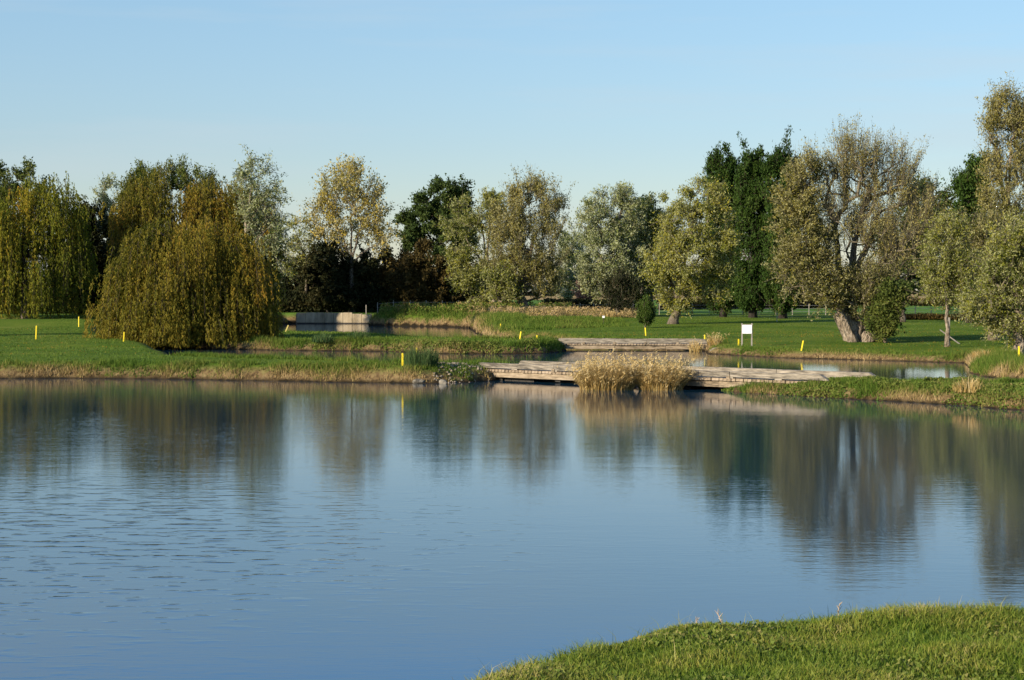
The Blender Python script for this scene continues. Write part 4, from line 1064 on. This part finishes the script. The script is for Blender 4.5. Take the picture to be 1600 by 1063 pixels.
# ------------------------------------------------------------------ bridges
def bridge(name, label, A, B, width, ztop, seed, over=(0, 0), kerb_n=4, piers=(), beam_drop=0.0):
    """plank bridge; A, B: the ends of its near edge"""
    rnd = random.Random(seed)
    dx, dy = B[0] - A[0], B[1] - A[1]
    Lh = math.hypot(dx, dy)
    root = empty(name, (A[0], A[1], 0), label, 'bridge', 'wooden bridges over the channel', rz=math.atan2(dy, dx))
    kh, kw = .24, .25
    zp = ztop - kh - .05           # top of planks
    # planks (heavy sleepers laid across)
    pw, ph = .185, .115
    n = int(Lh / (pw + .02))
    base = None
    for i in range(n):
        x = (i + .5) * Lh / n
        if base is None:
            b = MB(); b.box((0, width / 2, 0), (pw, width + .16, ph))
            base = b.build('plank', M['timber_end'], root, bevel=.008); o = base
        else:
            o = base.copy(); COL.objects.link(o); o.parent = root
        o.location = (x, rnd.uniform(-.025, .025), zp - ph / 2 + rnd.uniform(-.006, .006))
        o.rotation_euler = (0, rnd.uniform(-.01, .01), rnd.uniform(-.008, .008))
    # kerb timbers on spacer blocks, near and far edge
    for side, (yy, a, c) in enumerate(((.06, 0, Lh), (width - .06, over[0], Lh + over[1]))):
        L = (c - a) / kerb_n
        for k in range(kerb_n):
            b = MB()
            x0, x1 = a + k * L + .006, a + (k + 1) * L - .006
            jy = rnd.uniform(-.012, .012); dz = rnd.uniform(-.008, .008)
            hw = kw / 2
            tl = .20 if k == 0 else 0; tr = .45 if k == kerb_n - 1 else 0
            vs = []
            for (x, t_) in ((x0, tl), (x1, -tr)):
                for (yq, zq) in ((-hw, 0), (hw, 0), (hw, kh), (-hw, kh)):
                    vs.append((x + (t_ if zq > 0 else 0), yy + jy + yq, ztop - kh + zq + dz))
            b.add(vs, [(0, 1, 2, 3), (7, 6, 5, 4), (0, 4, 5, 1), (1, 5, 6, 2), (2, 6, 7, 3), (3, 7, 4, 0)])
            b.build('kerb_timber', M['timber'], root, bevel=.012)
            for xs_ in ((x0 + .25) if k == 0 else x0, (x0 + x1) / 2):
                b = MB(); b.box((xs_, yy, zp + .0245), (.34, kw - .02, .047)); b.build('spacer_block', M['timber'], root)
        if side == 0:
            for k in range(1, kerb_n):
                b = MB(); b.box((a + k * L + rnd.uniform(-.1, .1), yy - hw - .02, ztop - kh - .02), (.17, .038, .16)); b.build('splice_plate', M['timber_warm'], root, bevel=.005)
    # girders below
    gh = .255
    zg = zp - ph - .01
    segs = [(.35, Lh * .40), (Lh * .40, Lh * .72), (Lh * .72, Lh - .3)]
    for yy in (.10, width / 2, width - .10):
        for k, (x0, x1) in enumerate(segs):
            b = MB(); b.box(((x0 + x1) / 2, yy + (.04 if k == 1 else 0), zg - gh / 2 - (.012 if k else 0) - beam_drop * k), (x1 - x0 - .02, .20, gh))
            b.build('girder', M['timber_warm'] if yy < .5 else M['timber_wet_shade'], root, bevel=.015)
    for (x, w_) in piers:
        for yy in (.35, width - .35):
            b = MB(); b.box((x, yy, (zg - gh - .9) / 2 - .02), (w_, w_, zg - gh + .9 - .03)); b.build('pile', M['timber_wet_shade'] if w_ > .2 else M['post_grey'], root, bevel=.02)
        b = MB(); b.box((x, width / 2, zg - gh - .06), (.3, width - .3, .10)); b.build('cross_beam', M['timber_wet_shade'], root, bevel=.01)
    return root, Lh, zg - gh
A1, B1 = (-1.67, 85.0), (12.8, 72.1)
near_bridge, L1, zu = bridge('wooden_bridge', 'near weathered timber bridge with low kerb rails, behind the dry reeds', A1, B1, 3.1, .82, 1, over=(-.0, .5), piers=((4.9, .12), (9.6, .26)))
for (x0, x1, zc) in ((.6, 1.9, .02), (1.9, 3.3, .05)):
    b = MB(); b.box(((x0 + x1) / 2, .45, zc), (x1 - x0 - .01, .22, .24)); b.build('shade_sill', M['timber_wet_shade'], near_bridge, bevel=.01)  # dark sills added to deepen the shaded gap under the deck
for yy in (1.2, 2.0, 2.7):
    b = MB(); b.box((L1 / 2, yy, .02), (L1 - 1.0, .16, .30)); b.build('shade_backing', M['timber_wet_shade'], near_bridge, bevel=.01)  # dark backing added below the deck to stand for its black shade
# abutments of the near bridge
def in_frame(A, B, x, y):
    a = math.atan2(B[1] - A[1], B[0] - A[0])
    return (A[0] + x * math.cos(a) - y * math.sin(a), A[1] + x * math.sin(a) + y * math.cos(a))
for (x, w_, lab) in ((.9, 1.1, None), (11.2, 2.2, None)):
    for k in range(3):
        b = MB(); b.box((x, 1.45, -.50 + k * .235), (w_, 2.4 + .05 * k, .225), jit=.01); b.build('abutment_sleeper', M['timber'] if x > 5 and k == 1 else M['timber_wet_shade'], near_bridge, bevel=.015)
far_bridge, L2, zu2 = bridge('wooden_bridge', 'far smaller timber bridge below the stakes, joining the middle peninsula to the lawn', (2.8, 127.0), (13.95, 125.8), 2.8, .78, 2, kerb_n=5, piers=((10.3, .16), (10.0, .16), (4.2, .26)))
for k in range(3):
    b = MB(); b.box((10.75, 1.35, -.50 + k * .25), (.30, 2.7, .24), jit=.01); b.build('abutment_sleeper', M['timber'], far_bridge, bevel=.015)

# rocks and rubble
def stone(name, label, p, size, seed, group=None, mat='stone', cat='stone'):
    import bmesh
    rn = random.Random(seed)
    bm = bmesh.new()
    bmesh.ops.create_icosphere(bm, subdivisions=2, radius=1)
    for vtx in bm.verts:
        q = vtx.co
        k = 1 + .22 * math.sin(q.x * 3.1 + seed) * math.cos(q.y * 2.7 - seed) + rn.uniform(-.07, .07)
        vtx.co = Vector((q.x * size[0] * k, q.y * size[1] * k, max(q.z, -.5) * size[2] * k))
    me = bpy.data.meshes.new(name); bm.to_mesh(me); bm.free(); me.materials.append(M[mat])
    o = bpy.data.objects.new(name, me); COL.objects.link(o); o.location = p; o.rotation_euler = (0, 0, rn.uniform(0, 6))
    return tag(o, label, cat, group)
for i, (u, v, sz, lab) in enumerate([(655, 599, .32, 'flat stone at the foot of the rush clump'), (672, 598.5, .30, 'rounded stone at the waterline right of the rushes'), (692, 600, .22, 'small waterline stone between the rushes and near bridge')]):
    p = pt(u, v, 4.2 * F / (v - 455.0)); stone('stone', lab, (p[0], p[1], .06), (sz, sz * .8, .15), i + 3, 'stones at the waterline')
rngp = np.random.default_rng(5)
V = []; Fq = []; cntv = 0
for i in range(480):
    x = rngp.uniform(-3.6, -.9); y = rngp.uniform(80.6, 86.5)
    sd = float(land_sd(np.array([x]), np.array([y]))[0])
    if sd < -.1: continue
    z = float(height(np.array([x]), np.array([y]))[0]); r = rngp.uniform(.03, .10)
    o_ = rngp.normal(size=(6, 3)) * .2 + np.array([[1, 0, 0], [-1, 0, 0], [0, 1, 0], [0, -1, 0], [0, 0, .8], [0, 0, -.8]])
    V.append(o_ * r + np.array([x, y, z + .02])); Fq += [[cntv + a_ for a_ in f] for f in ((0, 2, 4), (2, 1, 4), (1, 3, 4), (3, 0, 4), (2, 0, 5), (1, 2, 5), (3, 1, 5), (0, 3, 5))]; cntv += 6
o = mesh_obj('rubble', np.concatenate(V), np.array(Fq), 3, M['gravel']); tag(o, 'loose pale rubble around the left end of the near bridge', 'rubble', kind='stuff')
pm = pt(1134, 551, 121.2); stone('mud_mound', 'bare sandy mound at the waterline right of the far bridge', (pm[0], 121.6, .12), (1.25, .9, .40), 9, mat='stone', cat='mound')

# ------------------------------------------------------------------ retaining wall
wa, wb = np.array([-27.8, 231.3]), np.array([-18.15, 230.6])
Lw = float(np.linalg.norm(wb - wa))
rw = empty('retaining_wall', (wa[0], wa[1], 0), 'pale concrete panel retaining wall along the far water, left half in shade', 'wall', rz=math.atan2(wb[1] - wa[1], wb[0] - wa[0]))
npan = 8
for k in range(npan):
    b = MB(); h = 1.42 + (.0 if k < 6 else -.16 if k == 6 else -.24) + random.uniform(-.02, .02)
    b.box(((k + .5) * Lw / npan, random.uniform(-.02, .02), h / 2 - .3), (Lw / npan - .05, .16, h + .6))
    b.build('concrete_panel', M['concrete'], rw, bevel=.012)
for k in range(npan):
    b = MB(); b.box(((k + .5) * Lw / npan, -.14, .05), (Lw / npan - .04, .10, .16), jit=.01); b.build('waling_timber', M['timber_wet_shade'], rw, bevel=.01)
for k in range(npan + 1):
    b = MB(); b.box((k * Lw / npan, .12, .45), (.18, .18, 1.7)); b.build('concrete_post', M['concrete'], rw)

# ------------------------------------------------------------------ yellow stakes
STAKES = [  # u, v of foot, v of top, lean in px at the top, label
    (56, 531, 509, 1, 'yellow stake standing furthest left on the open lawn'),
    (123, 511, 495, 0, 'yellow stake at the back of the left lawn, close to the dark water'),
    (193, 534, 519, 1, 'yellow stake at the left skirt of broad weeping willow'),
    (246, 546, 526, 2, 'yellow stake right in front of the broad weeping willow'),
    (629, 572, 552, 0, 'yellow stake directly left of the rush clump'),
    (651, 564, 544, 0, 'yellow stake behind the rush clump'),
    (782, 514, 506, 0, 'short yellow stake on the bank below the big grey pollard'),
    (812, 531, 518, 2, 'yellow stake leaning right on the tip of the middle peninsula'),
    (839, 534, 524, 0, 'short yellow stake beside left end of far bridge'),
    (1009, 531, 518, -1, 'yellow stake behind the middle of the far bridge, below the dwarf conifer'),
    (1101, 534, 523, 0, 'yellow stake at the right end of the far bridge'),
    (1154, 541, 530, 0, 'short yellow stake touching the white sign'),
    (1252, 548, 532, 3, 'leaning yellow stake on the bank between the white sign and great pollard'),
    (1384, 591, 580, -8, 'yellow stake fallen over sideways at the end of near bridge'),
    (1426, 593, 573, 0, 'upright yellow stake on the right peninsula'),
    (1592, 563, 541, 0, 'yellow stake at right edge beside the foot of the drooping willow'),
]
for (u, v, vt, ln, lab) in STAKES:
    p = ground_at(u, v)
    if u == 1009: p = np.array([pt(1009, 531, 138)[0], 138.0, zat(pt(1009, 531, 138)[0], 138.0)])
    s = p[1] / F
    h = max(.42, (v - vt) * s)
    if ln < -5: h = math.hypot(h, ln * s)
    b = MB()
    b.box((0, 0, h / 2 - .1), (.085, .06, h + .2 - .04)); b.box((0, 0, h - .02), (.085, .06, .04), taper=.35)
    o = b.build('yellow_stake', M['yellow'], bevel=.006)
    o.location = p
    ang = math.atan2(ln, v - vt)
    o.rotation_euler = (random.uniform(-.04, .04), ang, random.uniform(-.2, .2))
    tag(o, lab, 'stake', 'yellow marker stakes')
p = ground_at(446, 519)
b = MB(); b.box((0, 0, .25), (.09, .06, .75)); o = b.build('wooden_stake', M['yellow_old'], bevel=.006); o.location = p; o.rotation_euler = (0, .4, 0)
tag(o, 'faded leaning stake at right skirt of the broad weeping willow', 'stake')
# other small posts
def post(name, label, u, v, vt, Y, w_, mat, cat='post', cap=None):
    x = pt(u, v, Y)[0]; z = zat(x, Y); h = max((pt(u, vt, Y)[2] - z), .3)
    root = empty(name, (x, Y, z), label, cat)
    b = MB(); b.box((0, 0, h / 2 - .1), (w_, w_, h + .2)); b.build('shaft', M[mat], root, bevel=.004)
    b = MB()
    if cap: b.box((0, 0, h + cap / 2), (cap * 1.1, cap * 1.1, cap)); 
    else: b.box((0, 0, h + .0205), (w_ * .9, w_ * .9, .04), taper=.5)
    b.build('cap', M['white'] if cap else M[mat], root, bevel=.006)
    return root
post('marker_post', 'thin dark post with a white cap right of the big grey pollard', 943, 513, 497, 172, .05, 'bark_dark', cap=.20)
post('wooden_post', 'short white post by the fence left of silver-green willow', 962, 494, 483, 205, .16, 'white')
post('wooden_post', 'pale pole standing above right end of the retaining wall', 572, 490, 477, 233, .12, 'post_grey')
post('wooden_post', 'thin post under the trees between conifers and great pollard', 1214, 500, 489, 178, .07, 'post_grey')

# white sign
p = ground_at(1167, 541)
s = p[1] / F
rs = empty('sign_board', p, 'blank white sign board on two posts on the lawn near the far bridge', 'sign')
for xo in (-7.6, 7.6):
    b = MB(); b.box((xo * s, 0, .66), (.085, .085, 1.72)); b.build('post', M['post_grey'], rs, bevel=.006)
b = MB(); b.box((0, -.055, 1.12), (15.0 * s, .025, .58)); b.build('board', M['white'], rs, bevel=.004)
b = MB(); b.box((0, 0, 1.44), (17.2 * s + .05, .10, .035)); b.build('top_rail', M['post_grey'], rs)

# young tree stake with a diagonal prop
p = ground_at(1480, 537)
st = empty('tree_stake', (p[0] + .05, p[1] - .3, p[2]), 'wooden stake with diagonal prop holding the young tree', 'stake')
b = MB(); b.box((0, 0, .8), (.10, .10, 2.0)); b.build('upright', M['post_grey'], st, bevel=.006)
b = MB(); b.tube([(-.65, -.1, .95), (.75, -.1, -.05)], [.045, .045], 6); b.build('prop', M['post_grey'], st)

# ------------------------------------------------------------------ fences
def fence(label, p0, p1, n, h, wires=3, lean=.03):
    root = empty('wire_fence', (p0[0], p0[1], zat(*p0)), label, 'fence', 'wire fences')
    off = np.array([p0[0], p0[1], zat(*p0)])
    tops = []
    base = None
    for k in range(n):
        t = k / (n - 1); x = p0[0] + (p1[0] - p0[0]) * t; y = p0[1] + (p1[1] - p0[1]) * t; z = zat(x, y)
        if base is None:
            b = MB(); b.box((0, 0, h / 2), (.09, .09, h + .3)); base = b.build('post', M['post_grey'], root, bevel=.005); o = base
        else:
            o = base.copy(); COL.objects.link(o); o.parent = root
        o.location = (x - off[0], y - off[1], z - off[2]); o.rotation_euler = (random.uniform(-lean, lean), random.uniform(-lean, lean), 0)
        tops.append(np.array([x, y, z]) - off)
    tops = np.array(tops)
    for wv_ in range(wires):
        zz = h * (.35 + .6 * wv_ / max(1, wires - 1))
        A = tops[:-1] + [0, 0, zz]; B = tops[1:] + [0, 0, zz]
        V, Fc = seg_tubes(A, B, np.full(len(A), .012), np.full(len(A), .012), 4)
        mesh_obj('wire', V, Fc, 4, M['wire'], root)
fence('wire fence behind the tall weeds under the dark thicket', hp(590, 229), hp(742, 229), 7, 1.5)
fence('wire fence in the gap between the grey pollard and silver-green willow', hp(845, 226), hp(1010, 224), 9, 1.2)
fence('wire fence under the broad olive willow and conifers', hp(1030, 214), hp(1290, 214), 11, 1.2)
fence('wire fence behind the young staked tree, above russet undergrowth', hp(1380, 190), hp(1580, 190), 9, 1.2)

# small details in the near meadow
def stalk(label, u, vb, vt, seed, flower=False, cat='plant', bend=.1):
    rn = random.Random(seed)
    Yq = 11.0 if u < 780 else 12.6
    x = (u - 800) / F * Yq
    p = np.array([x, Yq, zat(x, Yq)])
    top = pt(u, vt, Yq)[2] - p[2]
    top = min(max(top, .07), .15)
    root = empty('wildflower' if flower else 'dead_stalk', p, label, cat, 'small plants on the near bank')
    b = MB(); pts_ = [(bend * top * t * t, 0, top * t) for t in (0, .35, .7, 1)]
    b.tube(pts_, [.0035, .003, .0025, .0018], 5); b.build('stem', M['rush_stem'] if flower else M['straw'], root)
    if flower:
        b = MB()
        for k in range(9):
            a = k * 2 * math.pi / 9; c = Vector(pts_[-1])
            b.add([c, c + Vector((math.cos(a - .25) * .013, math.sin(a - .25) * .013, .004)), c + Vector((math.cos(a) * .019, math.sin(a) * .019, .006)), c + Vector((math.cos(a + .25) * .013, math.sin(a + .25) * .013, .004))], [(0, 1, 2, 3)])
        b.build('petals', M['flower'], root)
    else:
        b = MB()
        for k in range(7):
            t = .55 + .45 * k / 6; q = Vector((bend * top * t * t, 0, top * t))
            dv = Vector((rn.uniform(-1, 1), rn.uniform(-1, 1), .9)).normalized() * rn.uniform(.02, .05)
            b.tube([q, q + dv], [.0035, .001], 4)
        b.build('dry_sprigs', M['straw'], root)
M['straw'] = rough_mat('straw', [(.30, .22, .14), (.50, .40, .28)], scale=(9, 9, 9), bump=0)
M['rush_stem'] = rough_mat('green_stem', [(.06, .10, .02), (.10, .14, .03)], scale=(9, 9, 9), bump=0)
M['flower'] = rough_mat('yellow_petal', [(.60, .42, .01), (.75, .55, .02)], scale=(9, 9, 9), bump=0)
for i, (u, vt, lab) in enumerate([(648, 1036, 'forked dead stalk at the lower left tip of the near bank'), (812, 1022, 'pale dead stalk at the left end of near grass'), (1086, 968, 'short dead stalk on the crest left of centre of near grass'),
                                   (1132, 948, 'twin dead stalk on the crest middle of near grass'), (1312, 945, 'pinkish dead stalk on the crest right of near grass')]):
    stalk(lab, u, 0, vt, i, bend=random.uniform(-.3, .3))
for i, (u, vt, lab) in enumerate([(664, 1046, 'small yellow flower, leftmost of the three at the near bank tip'), (689, 1048, 'small yellow flower in the middle of the three at near bank tip'), (709, 1044, 'small yellow flower, rightmost of three at the near bank tip')]):
    stalk(lab, u, 0, vt, 20 + i, flower=True, cat='flower')
